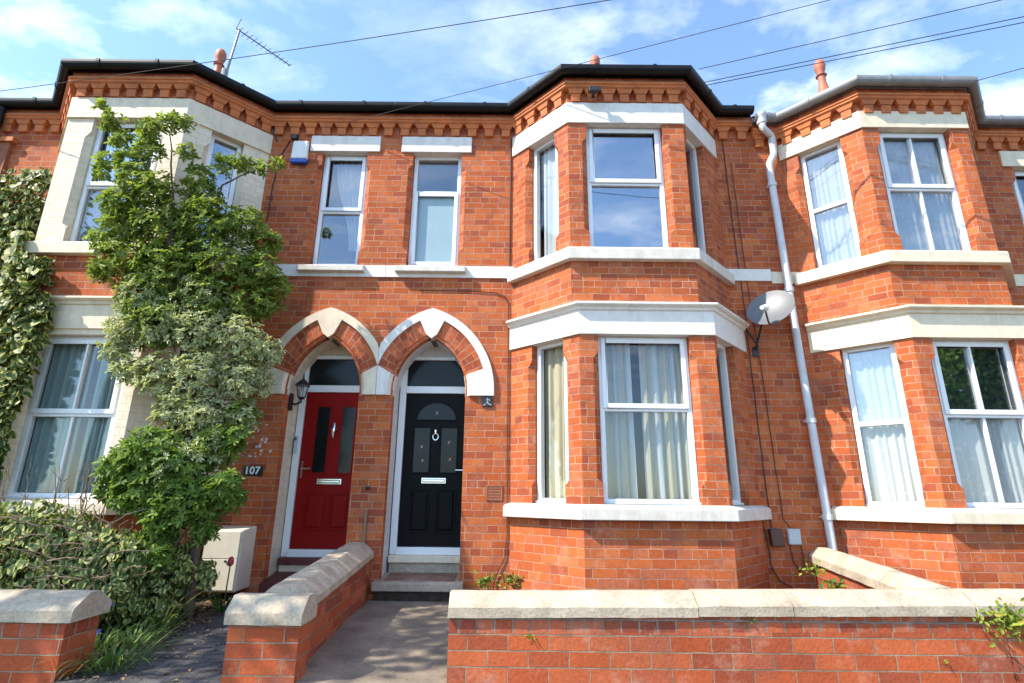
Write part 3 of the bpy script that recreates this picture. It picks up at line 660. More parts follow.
    if style == 'black':
        k = MB(); pts = [(um + .258 * math.cos(t), D - .018, 2.182 + .258 * .86 * math.sin(t)) for t in np.linspace(0, math.pi, 17)]
        k.face(pts); k.build('glass_panel', gm, door)
        k = MB()
        for (ux, uz, sc) in ((um, 2.27, 1), (um - .18, 1.82, .8), (um + .18, 1.88, .8), (um + .2, 1.66, .8), (um - .16, 1.64, .7)):   # leaded lines with small bevelled clusters
            for ang, ln in ((.9, .035), (2.2, .02)):
                dx, dz = math.cos(ang) * ln * sc, math.sin(ang) * ln * sc; k.tube([(ux - dx, D - .02, uz - dz), (ux + dx, D - .02, uz + dz)], .0035, 5)
        k.build('glass_motif', M['chrome'], door)
    # furniture
    k = MB(); lz = 1.385 if style == 'black' else 1.36
    f.box(k, um - .16, um + .16, -.018, -.0005, lz - .036, lz + .036); f.raised(k, um - .145, um + .145, lz - .022, lz + .022, -.018, -.03, .008); k.build('letter_plate', M['chrome'], door, bevel=.004)
    k = MB(); kz = 1.96 if style == 'black' else 2.02
    if style == 'black':
        k.tube([(um + .036 * math.cos(t), D - .04, kz - .01 + .042 * math.sin(t)) for t in np.linspace(0, 2 * math.pi, 17)], .009, 8); k.tube([(um, D - .012, kz + .075), (um, D - .045, kz + .07), (um, D - .045, kz + .03)], [.02, .018, .012], 8)
        k.lathe((um, D - .02, kz - .08), [(0, -.02), (.018, 0), (0, .02)], 10)
    else:
        k.tube([(um, D - .03, kz + .10), (um + .004, D - .04, kz + .05), (um, D - .045, kz), (um - .004, D - .04, kz - .06), (um, D - .03, kz - .1)], [.008, .02, .026, .018, .008], 8)
        k.tube([(um - .045, D - .035, kz + .015), (um + .045, D - .035, kz + .02)], .010, 6)
    k.build('knocker', M['chrome'], door, smooth=True)
    k = MB(); hx = x1 + .0 if style == 'black' else u0 + .045; s = -1 if style == 'black' else 1; hz = 1.52
    hx_ = 0 if style == 'red' else .03; hx += hx_ * 0; f.box(k, hx - .014, hx + .014, -.012, -.0005, hz - (.12 if style == 'red' else .03), hz + (.10 if style == 'red' else .03)); k.tube([(hx, D - .02, hz), (hx, D - .06, hz), (hx + s * .13, D - .062, hz + .002)], .010, 8); k.build('handle', M['chrome'], door, smooth=True)
    if style == 'red':
        k = MB(); f.box(k, x0 + .03, x0 + .065, -.075, -.034, 1.72, 1.94); k.build('entry_keypad', M['grey_plastic'], fr, bevel=.008)
        k = MB(); f.raised(k, x0 + .036, x0 + .059, 1.88, 1.92, -.0755, -.079, .003); k.build('keypad_lens', M['black_metal'], fr)
    return D
def doorstep(house, A, style):
    cx, a = A['cx'], A['a']; x0, x1 = cx - a + .004, cx + a - .004
    zb = .485 if style == 'black' else .445; mb = MB()
    top, mid = ('cream', 'coping') if style == 'black' else ('maroon', 'cream')
    mb.box(x0 + .02, x1, .30, .5, zb - .085, zb - .002); mb.build('threshold', M[top], house, bevel=.008)
    mb = MB(); mb.box(x0 + .03, x1, .34, .52, .2, zb - .088); mb.build('riser', M[mid], house)
    mb = MB()
    if style == 'black':
        mb.hexa([(x0 - .06, -.14, .14), (x1 + .06, -.14, .14), (x1 + .06, -.025, .14), (x0 - .06, -.025, .14), (x0 - .06, -.14, .232), (x1 + .06, -.14, .232), (x1 + .06, -.025, .245), (x0 - .06, -.025, .245)])
        mb.hexa([(x0, -.024, .14), (x1, -.024, .14), (x1, .35, .14), (x0, .35, .14), (x0, -.024, .243), (x1, -.024, .243), (x1, .35, .285), (x0, .35, .285)])
        mb.build('step_stone', M['coping'], house, bevel=.012)
        mb = MB(); mb.hexa([(x0 + .06, -.05, .24), (x1 - .04, -.05, .24), (x1 - .04, .31, .27), (x0 + .06, .31, .27), (x0 + .06, -.05, .250), (x1 - .04, -.05, .250), (x1 - .04, .31, .288), (x0 + .06, .31, .288)])
        mb.build('tread', M['tile_tread'], house)
        mb = MB(); mb.box(x0 - .02, x1 + .02, -.10, .2, -.1, .138); mb.build('step_base', M['soil'], house)
    else:
        mb.hexa([(x0, -.10, .0), (x1, -.10, .0), (x1, .36, .0), (x0, .36, .0), (x0, -.10, .21), (x1, -.10, .21), (x1, .36, .285), (x0, .36, .285)])
        mb.build('tread', M['maroon'], house, bevel=.01)
W_ = dict
# ---- middle house
G_ROW = 'terraced brick houses in the row'
mid = empty('terraced_house', (1, 0, 0), 'brick terraced house with white trim, glossy black front door and white bay bands', 'house', G_ROW)
left = empty('terraced_house', (-5, 0, 0), 'brick terraced house with cream painted bay and dark red front door', 'house', G_ROW)
right = empty('terraced_house', (5, 0, 0), 'brick terraced house with cream lintels, multi-pane bay windows and grey gutter', 'house', G_ROW)
RED.update(paint='cream', paint2='cream', reveal='cream_brick', frame='upvc'); BLK.update(paint='white', paint2='white', reveal='white_brick', frame='upvc')
XP = 3.53
# main walls
mb = MB(); wall_panel(mb, MAIN, [(PARTY, -.1), (BLK['cx'] - BLK['a'], -.1)] + arch_hole(BLK, -.1)[1:-1] + [(BLK['cx'] + BLK['a'], -.1), (.02, -.1), (.02, 6.66), (PARTY, 6.66)],
                      [(-1.47, -.76, 4.235, 6.04)], depth=.16)
mb.build('front_wall', M['brick'], mid)
mb = MB(); wall_panel(mb, MAIN, [(3.02, -.1), (XP, -.1), (XP, 6.66), (2.92, 6.66), (2.92, 3.42), (3.02, 3.42)]); mb.build('front_wall', M['brick'], mid)
mb = MB(); wall_panel(mb, MAIN, [(-3.60, -.1), (RED['cx'] - RED['a'], -.1)] + arch_hole(RED, -.1)[1:-1] + [(RED['cx'] + RED['a'], -.1), (PARTY, -.1), (PARTY, 6.66), (-3.60, 6.66)],
                      [(-2.80, -2.14, 4.235, 6.04)], depth=.16)
mb.build('front_wall', M['brick'], left)
mb = MB(); wall_panel(mb, MAIN, rect(-9.5, -6.63, -.1, 6.66)); mb.build('front_wall', M['brick'], left)
mb = MB(); wall_panel(mb, MAIN, rect(XP, 3.97, -.1, 6.66)); mb.build('front_wall', M['brick'], right)
mb = MB(); wall_panel(mb, MAIN, rect(6.73, 10, -.1, 6.66), [(7.27, 7.95, 4.235, 5.9), (8.5, 9.2, .4, 2.6)], depth=.16); mb.build('front_wall', M['brick'], right)
# bays
U = dict(split=.53)
fm = bay(mid, 0, 3.05, (.79, 2.38), (.71, 2.24), dict(ju=(0, 2.94), pier='brick', trim='white', sill='white_sill', apex=(1.42, .5, 7.55),
    lw=[(.35, .85, 1.125, 3.06, W_(split=None, casement=None)), (.225, 1.30, 1.125, 3.06, W_(split=.545)), (.08, .60, 1.125, 3.06, W_(split=None, casement=None))],
    uw=[(.31, .79, 4.165, 5.985, W_(split=None, casement=None)), (.245, 1.255, 4.165, 5.985, W_(split=.53, g1='glass_coated', g2='glass_coated')), (.08, .60, 4.165, 5.985, W_(split=None, casement=None, g1='glass_half'))]))
fl_ = bay(left, -6.65, -3.58, (-5.92, -4.32), (-5.92, -4.36), dict(pier='cream_brick', trim='cream', sill='cream', apex=(-5.0, .5, 7.6), zo=0,
    lw=[(.2, .7, 1.125, 3.03, W_(casement=None)), (.37, 1.41, 1.125, 2.98, W_(split=.50, muntin=True, casement='upper')), (.35, .80, 1.125, 3.03, W_(casement=None))],
    uw=[(.2, .7, 4.165, 5.985, W_(casement=None)), (.34, 1.26, 4.165, 5.985, W_(split=.46, casement='upper', g1='glass_coated', g2='glass_half')), (.32, .74, 4.165, 5.985, W_(casement=None, g1='glass_coated', g2='glass_coated'))]))
fr_ = bay(right, 3.95, 6.79, (4.72, 6.10), (4.61, 6.01), dict(ju=(3.90, 6.75), pier='brick', trim='cream', sill='cream', apex=(5.15, .5, 7.5), zo=-.14, lz=5.947,
    lw=[(.31, .89, 1.125, 3.06, W_(split=.50, casement=None, g1='glass_half')), (.23, 1.22, 1.125, 3.06, W_(split=.53, muntin=True, casement='upper', g1='glass_coated')), (.2, .7, 1.125, 3.06, W_(casement=None))],
    uw=[(.23, .77, 4.165, 5.96, W_(split=.49, casement=None, g1='glass_half', g2='glass_half')), (.22, 1.16, 4.165, 5.96, W_(split=.52, muntin=True, casement='upper', g1='glass_half', g2='glass_half')), (.2, .7, 4.165, 5.96, W_(casement=None))]))
# small upper windows
window(mid, MAIN, -1.466, -.764, 4.24, 6.035, split=.66, casement='lower', g1='glass_half', g2='glass_frost', depth=.10)
window(left, MAIN, -2.796, -2.144, 4.24, 6.035, split=.48, casement='upper', g1='glass_half', g2='glass_half', depth=.10)
window(right, MAIN, 7.274, 7.946, 4.24, 5.895, split=.5, g1='glass_half', g2='glass_half', depth=.10)
window(right, MAIN, 8.504, 9.196, .42, 2.595, split=.6, g1='glass_half', g2='glass_half', depth=.10)
mid_lintel(mid, -1.645, -.62, 6.025, 6.285, 'white'); mid_lintel(left, -2.98, -1.96, 6.025, 6.285, 'white'); mid_lintel(right, 7.12, 8.12, 5.89, 6.145, 'cream')
string_course(mid, PARTY + .002, .06, 'white'); string_course(mid, 2.90, XP - .002, 'white'); string_course(left, -3.64, PARTY - .002, 'white')
string_course(right, XP + .002, 4.0, 'cream', 4.02, 4.19); string_course(right, 6.72, 9.98, 'cream', 4.02, 4.19)
win_sill(mid, -1.60, -.64, 'white_sill'); win_sill(left, -2.93, -2.02, 'white_sill'); win_sill(right, 7.14, 8.1, 'cream')
# cornices, gutters
def offset_ends(h, segs, zo, gm, frieze=True):
    mb = MB(); corbels(mb, segs, zo); mb.build('corbel_table', M['terracotta'], h)
    mb = MB(); mb.sweep(segs, [(-.05, 6.551 + zo), (.075, 6.551 + zo), (.075, 6.655 + zo), (-.05, 6.655 + zo)]); mb.build('frieze_course', M['frieze'], h)
    mb = MB(); gutter(mb, segs, zo); return mb.build('gutter', M[gm], h)
offset_ends(mid, [(PARTY + .002, 0), (0, 0), (.71, -.75), (2.24, -.75), (2.94, 0), (XP - .03, 0)], 0, 'gutter_black')
offset_ends(left, [(-9.5, 0), (-6.65, 0), (-5.92, -.75), (-4.36, -.75), (-3.58, 0), (PARTY - .002, 0)], 0, 'gutter_black')
offset_ends(right, [(XP - .026, 0), (3.90, 0), (4.61, -.75), (6.01, -.75), (6.75, 0), (10, 0)], -.13, 'gutter_grey')
house_shell(mid, PARTY, XP); house_shell(left, -9.5, PARTY); house_shell(right, XP, 10, -.13)
finial(mid, 1.33, .5, 7.55, 8.26); finial(left, -4.90, .5, 7.60, 8.31); finial(right, 5.06, .5, 7.5, 8.22)
mb = MB(); mb.tube([(-5.05, -.35, 7.0), (-4.99, .45, 7.68)], .10, 10); mb.build('hip_tile', M['red_tile'], left, smooth=True)
mb = MB(); mb.tube([(-4.26, -.30, 7.02), (-4.26, -.30, 7.19)], .045, 10); mb.build('vent_pipe', M['gutter_grey'], left)
porch(mid, BLK, 'black_door', 'black'); porch(left, RED, 'red_door', 'red'); doorstep(mid, BLK, 'black'); doorstep(left, RED, 'red')
mb = MB(); mb.box(-8.4, -7.36, -.05, .02, 4.1, 6.1); mb.build('render_panel', M['render_brown'], left)
mb = MB(); mb.box(-8.45, -7.30, -.085, .02, 6.101, 6.17); mb.build('panel_ledge', M['terracotta'], left)

# ---------------------------------------------------------------- curtains
GC = 'curtains behind the bay windows'
f0, f1, f2 = fm[0]
curtain(f1, .26, .64, 1.16, 3.03, .24, 3.6, .042, 'c_stripe', 'pale striped curtain drawn left of the dark gap in the lower white bay window', group=GC, seed=1)
curtain(f1, .75, 1.28, 1.16, 3.03, .24, 5, .042, 'c_stripe', 'pale striped curtain drawn right of the dark gap in the lower white bay window', group=GC, seed=2)
curtain(f0, .38, .94, 1.16, 3.03, .20, 4, .03, 'c_yellow', 'cream yellow curtain in the narrow left light of the lower white bay', group=GC, seed=3)
curtain(f2, .18, .64, 1.16, 3.03, .25, 5, .03, 'c_yellow', 'cream curtain in the edge-on right light of the lower white bay', group=GC, seed=4)
curtain(fm[1][0], .41, .88, 4.2, 5.95, .20, 4, .03, 'c_white', 'thin white curtain in the narrow left light of the upper white bay', group=GC, seed=5)
f0, f1, f2 = fr_[0]
curtain(f0, .32, .88, 1.16, 3.03, .20, 6, .022, 'c_net', 'white net curtain in the angled lower window of the bay with the grey gutter', group=GC, seed=6)
curtain(f1, .25, 1.21, 1.16, 3.03, .20, 10, .022, 'c_net', 'white net curtain in the front lower window of the bay with the grey gutter', group=GC, seed=7)
f0, f1, f2 = fr_[1]
curtain(f0, .24, .76, 4.19, 5.94, .20, 7, .014, 'c_net', 'white net curtain in the angled upper window of the bay with the grey gutter', group=GC, seed=8)
curtain(f1, .23, 1.15, 4.19, 5.94, .20, 12, .014, 'c_net', 'white net curtain in the front upper window of the bay with the grey gutter', group=GC, seed=9)
f0, f1, f2 = fl_[0]
curtain(f1, .42, .93, 1.15, 2.95, .20, 6, .024, 'c_teal', 'grey teal curtain on the ivy side of the gap in the cream bay window', group=GC, seed=10)
curtain(f1, 1.0, 1.39, 1.15, 2.95, .20, 5, .024, 'c_teal', 'grey teal curtain on the tree side of the gap in the cream bay window', group=GC, seed=11)
curtain(fl_[1][1], .36, 1.24, 4.19, 5.05, .25, 9, .02, 'c_white', 'pale half-height curtain in the upper cream bay window behind the tree', group=GC, seed=12)
tie = lambda s, t: (1 - s) * .30 * max(0, math.sin(min(1, t * 1.0) * math.pi / 2)) ** 2
curtain(MAIN, -2.66, -2.17, 4.55, 6.0, .24, 5, .02, 'c_white', 'white voile tied back in the small upper window beside the alarm box', top=tie, group=GC, seed=13)

# ---------------------------------------------------------------- garden walls
def coping_run(parent, path, half, z0, side, rise, cuts, seed=0, top=.05):
    """weathered saddleback stones along a straight run; path = two (x, y, dz) ends"""
    a, b2 = path; rs = random.Random(seed); prev = 0
    prof = [(-half, z0), (half, z0), (half, z0 + side), (half * .92, z0 + side + rise * .16), (top, z0 + side + rise), (-top, z0 + side + rise), (-half * .92, z0 + side + rise * .16), (-half, z0 + side)]
    L_ = math.hypot(b2[0] - a[0], b2[1] - a[1])
    for c in list(cuts) + [1]:
        p0, p1 = prev + .003 / L_, c - .003 / L_; n = max(3, int((p1 - p0) * L_ / .05)); j = rs.uniform(-.004, .004)
        pts = [tuple(a[k] + (b2[k] - a[k]) * (p0 + (p1 - p0) * i / n) + (j if k == 2 else 0) for k in range(3)) for i in range(n + 1)]
        mb = MB(); mb.sweep(pts, prof, jitter=.0035); mb.build('coping_stone', M['coping'], parent, smooth=True); prev = c
def brick_wall(parent, path, half, z0, zt, head=.102):
    a, b2 = path; n = max(2, int(math.hypot(b2[0] - a[0], b2[1] - a[1]) / .3))
    pts = [tuple(a[k] + (b2[k] - a[k]) * i / n for k in range(3)) for i in range(n + 1)]
    mb = MB(); mb.sweep(pts, [(-half, z0), (half, z0), (half, zt - head), (-half, zt - head)]); mb.build('brickwork', M['brick_garden'], parent, uvo=(0, 10.2 - (zt - head)))
    if head:
        mb = MB(); mb.sweep(pts, [(-half, zt - head), (half, zt - head), (half, zt), (-half, zt)]); mb.build('header_course', M['brick_header'], parent, uvo=(.03, 10.2 - (zt - head)))
GW = 'low brick garden walls with stone coping'
w = empty('garden_wall', (1.4, -2.5, -.1), 'long low brick front wall with pale coping below the white bay', 'garden wall', GW)
brick_wall(w, ((-.425, -2.50, 0), (3.50, -2.50, .042)), .135, -.2, .374); coping_run(w, ((-.435, -2.50, 0), (3.30, -2.50, .04)), .165, .376, .066, .082, (.475, .655), 1)
w2 = empty('garden_wall', (6, -2.5, -.1), 'low brick front wall with small fern, running out past the right-hand bay', 'garden wall', GW)
brick_wall(w2, ((3.506, -2.50, .042), (9.5, -2.50, .08)), .135, -.2, .374); coping_run(w2, ((3.312, -2.50, .04), (9.5, -2.50, .08)), .165, .376, .066, .082, (.17, .4, .6, .8), 2)
w3 = empty('garden_wall', (3.45, -1.2, 0), 'low party wall running from the front wall back to the grey downpipe', 'garden wall', GW)
brick_wall(w3, ((3.34, -2.33, .02), (3.60, -.24, .13)), .12, -.1, .38, 0); coping_run(w3, ((3.34, -2.345, .02), (3.60, -.22, .13)), .155, .382, .075, .085, (.3, .62), 3)
w4 = empty('garden_wall', (-1.75, -1.2, 0), 'sloping brick divider wall with end pier between the two front paths', 'garden wall', GW)
brick_wall(w4, ((-1.73, -2.37, .02), (-1.82, -.03, .16)), .18, -.15, .33, 0); coping_run(w4, ((-1.73, -2.36, .02), (-1.82, -.012, .16)), .215, .332, .06, .108, (.3, .64), 4, .085)
mb = MB(); mb.box(-1.975, -1.475, -2.635, -2.40, -.2, .312); mb.build('pier', M['brick_garden'], w4)
coping_run(w4, ((-2.0, -2.515, 0), (-1.45, -2.515, 0)), .155, .314, .075, .10, (), 5)
w5 = empty('garden_wall', (-5, -2.5, -.1), 'low brick front wall with chipped coping in front of the ivy hedge', 'garden wall', GW)
brick_wall(w5, ((-9.5, -2.47, 0), (-3.12, -2.47, 0)), .165, -.2, .318); coping_run(w5, ((-9.5, -2.47, 0), (-3.07, -2.47, 0)), .195, .32, .075, .10, (.2, .4, .6, .82), 6)

# ---------------------------------------------------------------- fittings on the walls
def bracket_pipe(name, pts, r, mat, label, cat, zs, wally=-.004, nx=0):
    root = empty(name, pts[-1], label, cat)
    mb = MB(); mb.tube(pts, r, 14); mb.build('pipe', M[mat], root, smooth=True)
    for z in zs:
        P = [Vector(p) for p in pts]
        for a, b2 in zip(P, P[1:]):
            if min(a.z, b2.z) <= z <= max(a.z, b2.z) and abs(a.z - b2.z) > .4:
                q = a.lerp(b2, (z - a.z) / (b2.z - a.z)); mb = MB(); mb.lathe((q.x, q.y, z), [(r + .002, -.03), (r + .012, -.03), (r + .012, .03), (r + .002, .03)], 14); mb.box(q.x - .05, q.x + .05, q.y, wally, z - .012, z + .012); mb.build('pipe_clip', M[mat], root)
    return root
pr = bracket_pipe('downpipe', [(3.60, -.19, 6.50), (3.60, -.19, 6.40), (3.615, -.185, 6.36), (3.74, -.12, 6.30), (3.76, -.1, 6.27), (3.77, -.085, 6.05), (3.755, -.085, 5.98), (3.69, -.085, 5.86), (3.675, -.085, 5.78), (3.72, -.085, 3.4), (3.80, -.085, .55)], .048, 'pipe_grey', 'pale grey downpipe with swan-neck running down between the two right bays', 'downpipe', (5.5, 3.9, 2.15, 1.0))
mb = MB(); mb.lathe((3.60, -.185, 6.44), [(.062, 0), (.07, .03), (.07, .10), (.085, .12), (.085, .16)], 14); mb.build('gutter_outlet', M['pipe_grey'], pr, smooth=True)
bracket_pipe('downpipe', [(-7.52, -.15, 6.62), (-7.56, -.11, 6.4), (-7.62, -.09, 5.8), (-7.62, -.09, .2)], .05, 'gutter_black', 'black downpipe at the far edge above the wall ivy', 'downpipe', (6.2, 4.5))

# satellite dish
root = empty('satellite_dish', (3.2, 0, 3.2), 'grey oval satellite dish on an arm beside the grey downpipe', 'satellite dish')
nrm = Vector((-.60, -.68, .40)).normalized(); cx_, up_ = Vector((3.30, -.36, 3.52)), None
rt = nrm.cross(Vector((0, 0, 1))).normalized() * -1; up_ = nrm.cross(rt) * -1
if up_.z < 0: up_ = -up_
mb = MB(); rings = []
for k in range(7):
    rr = k / 6; rings.append([cx_ + rt * (.29 * rr * math.cos(t)) + up_ * (.275 * rr * math.sin(t)) + nrm * (.05 * rr * rr) for t in np.linspace(0, 2 * math.pi, 33)[:-1]])
for A, B in zip(rings, rings[1:]):
    for k in range(32): mb.face([A[k], A[(k + 1) % 32], B[(k + 1) % 32], B[k]]); mb.face([p - nrm * .008 for p in (B[k], B[(k + 1) % 32], A[(k + 1) % 32], A[k])])
for k in range(32): A = rings[-1]; mb.face([A[k], A[(k + 1) % 32], A[(k + 1) % 32] - nrm * .008, A[k] - nrm * .008])
mb.build('reflector', M['dish'], root, smooth=True)
tip = cx_ + nrm * .24 - up_ * .17
mb = MB(); mb.tube([cx_ - up_ * .27 + nrm * .03, cx_ - up_ * .28 + nrm * .1, tip], .012, 8); mb.build('feed_arm', M['black_metal'], root)
mb = MB(); ax = (cx_ - tip).normalized(); mb.lathe(tip - ax * .06, [(.024, -.06), (.028, -.02), (.024, .02), (.042, .05), (.045, .08), (.0, .082)], 14, ax); mb.build('receiver', M['white_plastic'], root, smooth=True)
mb = MB(); mb.tube([(3.20, -.005, 3.06), (3.20, -.10, 3.18), (3.235, -.24, 3.42), cx_ - nrm * .02], .015, 8); mb.tube([(3.06, -.005, 3.45), (3.205, -.10, 3.10)], .012, 6); mb.box(3.16, 3.24, -.02, -.002, 2.99, 3.12); mb.box(3.03, 3.09, -.02, -.002, 3.41, 3.49); mb.build('wall_bracket', M['black_metal'], root)

# aerial
root = empty('tv_aerial', (-4.83, .9, 7.3), 'television aerial with long toothed boom above the left bay roof', 'aerial')
mb = MB(); mb.tube([(-4.86, .56, 7.2), (-4.73, .60, 8.86)], .018, 8); mb.build('mast', M['mast'], root)
A, B = Vector((-4.78, .58, 8.86)), Vector((-4.20, 1.45, 8.90)); side = (B - A).cross(Vector((0, 0, 1))).normalized()
mb = MB(); mb.tube([A, B], .011, 6)
for i in range(12):
    p = A.lerp(B, .06 + .93 * i / 11); l = .11 - .004 * i; mb.tube([p - side * l + Vector((0, 0, .01)), p + side * l], .005, 5)
for s in (-1, 1): mb.tube([A + side * .0, A + side * .12 * s + Vector((0, 0, .14 * 1))], .006, 5)
mb.build('boom', M['mast'], root)

# alarm box
root = empty('alarm_box', (-3.11, 0, 5.99), 'white burglar alarm box with blue base below the brick cornice', 'alarm box')
mb = MB(); mb.hexa([(-3.235, -.075, 5.865), (-2.995, -.075, 5.865), (-2.995, -.002, 5.865), (-3.235, -.002, 5.865), (-3.225, -.065, 6.17), (-3.005, -.065, 6.17), (-3.005, -.002, 6.17), (-3.225, -.002, 6.17)]); mb.build('cover', M['white_plastic'], root, bevel=.02)
mb = MB(); mb.box(-3.235, -2.995, -.076, -.002, 5.80, 5.862); mb.build('strobe', M['blue_plastic'], root, bevel=.012)
root = empty('junction_box', (-3.22, 0, 6.23), 'tiny dark junction box above the alarm box', 'junction box')
mb = MB(); mb.box(-3.27, -3.18, -.07, -.002, 6.20, 6.28); put(mb.build('cover', M['black_metal'], None, bevel=.01), root)
k = MB(); k.tube([(-3.46, -.05, 6.14), (-3.49, -.12, 6.22), (-3.50, -.14, 6.30)], .012, 6); o = k.build('wire_hook', M['black_metal']); tag(o, 'small black wire hook on the wall by the cream lintel end', 'hook')
# flood light
root = empty('flood_light', (1.05, -.85, 6.35), 'small black flood light above the upper white bay lintel', 'flood light')
mb = MB(); mb.hexa([(.97, -.99, 6.30), (1.13, -.99, 6.30), (1.13, -.90, 6.33), (.97, -.90, 6.33), (.97, -.97, 6.39), (1.13, -.97, 6.39), (1.13, -.89, 6.40), (.97, -.89, 6.40)]); mb.build('housing', M['black_metal'], root, bevel=.01)
mb = MB(); mb.tube([(1.05, -.75, 6.36), (1.05, -.90, 6.36)], .02, 8); mb.build('mount', M['black_metal'], root)

# lantern
root = empty('wall_lantern', (-2.86, .2, 2.4), 'black coach lantern on the cream porch side of the red door', 'lantern')
lx, ly = -2.735, .12
mb = MB(); mb.box(-2.878, -2.85, .08, .16, 2.24, 2.46); mb.tube([(-2.86, .12, 2.33), (-2.80, .12, 2.32), (lx, ly, 2.35), (lx, ly, 2.40)], .014, 8); mb.build('bracket', M['black_metal'], root, bevel=.006)
mb = MB(); mb.lathe((lx, ly, 2.40), [(0, -.07), (.014, -.05), (.014, -.02), (.045, .0), (.05, .015)], 6)
for k in range(6):
    t = k * math.pi / 3; mb.tube([(lx + .05 * math.cos(t), ly + .05 * math.sin(t), 2.41), (lx + .078 * math.cos(t), ly + .078 * math.sin(t), 2.56)], .005, 5)
mb.build('cage', M['black_metal'], root)
mb = MB(); mb.lathe((lx, ly, 2.56), [(.10, 0), (.102, .012), (.045, .07), (.022, .085), (.022, .10), (.008, .11), (.012, .135), (.004, .165)], 6); mb.build('cap', M['black_metal'], root)
mb = MB(); mb.lathe((lx, ly, 2.415), [(.044, 0), (.07, .14)], 6); mb.build('lantern_glass', M['glass'], root)
mb = MB(); mb.lathe((lx, ly, 2.42), [(.018, 0), (.018, .07), (.0, .10)], 8); mb.build('bulb', M['white_plastic'], root)

# house number plate
root = empty('house_number', (-3.18, 0, 1.47), 'black house number plate reading 107 on the brick beside the red door', 'house number')
mb = MB(); mb.box(-3.30, -3.055, -.018, -.002, 1.41, 1.53); mb.build('plate', M['plaque'], root, bevel=.004)
cu = bpy.data.curves.new('numerals', 'FONT'); cu.body = '107'; cu.size = .125; cu.align_x = 'CENTER'; cu.align_y = 'CENTER'; cu.extrude = .002; cu.offset = .003; cu.space_character = 1.05
to = bpy.data.objects.new('t', cu); COL.objects.link(to); bpy.context.view_layer.update()
me = bpy.data.meshes.new_from_object(to.evaluated_get(bpy.context.evaluated_depsgraph_get())); bpy.data.objects.remove(to)
me.transform(Matrix.Translation((-3.178, -.0215, 1.47)) @ Matrix.Rotation(R(90), 4, 'X')); me.materials.clear(); me.materials.append(M['white_plastic'])
o = bpy.data.objects.new('numerals', me); COL.objects.link(o); put(o, root)
# mosaic plaque
root = empty('wall_plaque', (-.3, 0, 2.36), 'small dark mosaic plaque with pale squiggle beside the black door arch', 'plaque')
mb = MB(); mb.box(-.375, -.24, -.02, -.002, 2.295, 2.425); mb.build('plate', M['plaque'], root, bevel=.004)
k = MB()
for pts in ([(-.30, 2.405), (-.315, 2.375), (-.295, 2.36), (-.32, 2.335)], [(-.345, 2.33), (-.33, 2.31)], [(-.305, 2.345), (-.28, 2.32), (-.27, 2.335)], [(-.36, 2.315), (-.35, 2.305)], [(-.29, 2.39), (-.275, 2.37)], [(-.265, 2.31), (-.255, 2.318)]):
    k.tube([(x, -.021, z) for x, z in pts], .006, 5)
k.build('pale_inlay', M['grey_plastic'], root)
# meter boxes and cables by the bay
root = empty('meter_box', (3.17, 0, .74), 'brown plastic service box low on the wall beside the white bay', 'service box')
mb = MB(); mb.hexa([(3.10, -.08, .66), (3.25, -.08, .66), (3.25, -.002, .66), (3.10, -.002, .66), (3.09, -.08, .86), (3.24, -.08, .86), (3.24, -.002, .86), (3.09, -.002, .86)]); mb.build('cover', M['brown_plastic'], root, bevel=.012)
root = empty('meter_box', (3.38, 0, .77), 'pale grey plastic service box next to the brown one', 'service box')
mb = MB(); mb.box(3.31, 3.46, -.06, -.002, .68, .86); mb.build('cover', M['grey_plastic'], root, bevel=.014)
root = empty('air_brick', (-.2, 0, 1.24), 'flush brown air vent in the brickwork right of the black door', 'air vent')
mb = MB(); MAIN.ring(mb, -.30, -.10, 1.15, 1.335, .02, -.012, -.001); mb.box(-.28, -.12, -.006, -.001, 1.17, 1.315)
for k_ in range(4): mb.box(-.27, -.13, -.011, -.0065, 1.185 + .034 * k_, 1.20 + .034 * k_)
mb.build('grille', M['render_brown'], root)
def cable(pts, r, label, mat='dark_cable', cat='cable', group='thin cables fixed to the brickwork'):
    mb = MB(); P = []
    for a, b2 in zip(pts, pts[1:]):
        for i in range(6): P.append(tuple(a[k] + (b2[k] - a[k]) * i / 6 + (random.uniform(-.004, .004) if k == 0 else 0) for k in range(3)))
    P.append(pts[-1]); mb.tube(P, r, 6); return tag(mb.build('cable', M[mat], smooth=True), label, cat, group)
cable([(-1.25, -.012, 3.87), (-.6, -.012, 3.865), (-.24, -.012, 3.845), (-.10, -.012, 3.79), (-.05, -.012, 3.68), (-.045, -.012, 2.2), (-.04, -.012, 1.3), (-.035, -.012, .75), (-.06, -.014, .5), (-.16, -.016, .3), (-.2, -.02, .12)], .0055, 'brown cable dropping down the wall just left of the white bay')
cable([(-.045, -.01, 6.28), (-.045, -.01, 4.23)], .007, 'thin dark cable beside the left edge of the upper white bay')
cable([(3.07, -.012, 6.3), (3.10, -.012, 4.25), (3.115, -.012, 3.98), (3.12, -.012, 2.2), (3.13, -.012, 1.2), (3.14, -.012, .87)], .0065, 'thicker dark cable down the shaded wall into the brown box')
cable([(3.16, -.012, 5.9), (3.20, -.012, 3.9), (3.245, -.012, 2.9), (3.27, -.012, 1.7), (3.29, -.012, .98), (3.36, -.03, .87)], .005, 'thinner dark cable down the shaded wall into the grey box')
cable([(3.02, -.02, 1.0), (3.07, -.02, .75), (3.08, -.02, .45), (3.14, -.03, .3), (3.3, -.05, .2)], .007, 'slack black cable hanging beside the brown box')
cable([(3.33, -.02, .68), (3.34, -.03, .5), (3.40, -.04, .38), (3.46, -.04, .45), (3.45, -.03, .68)], .006, 'black cable looped under the grey box')
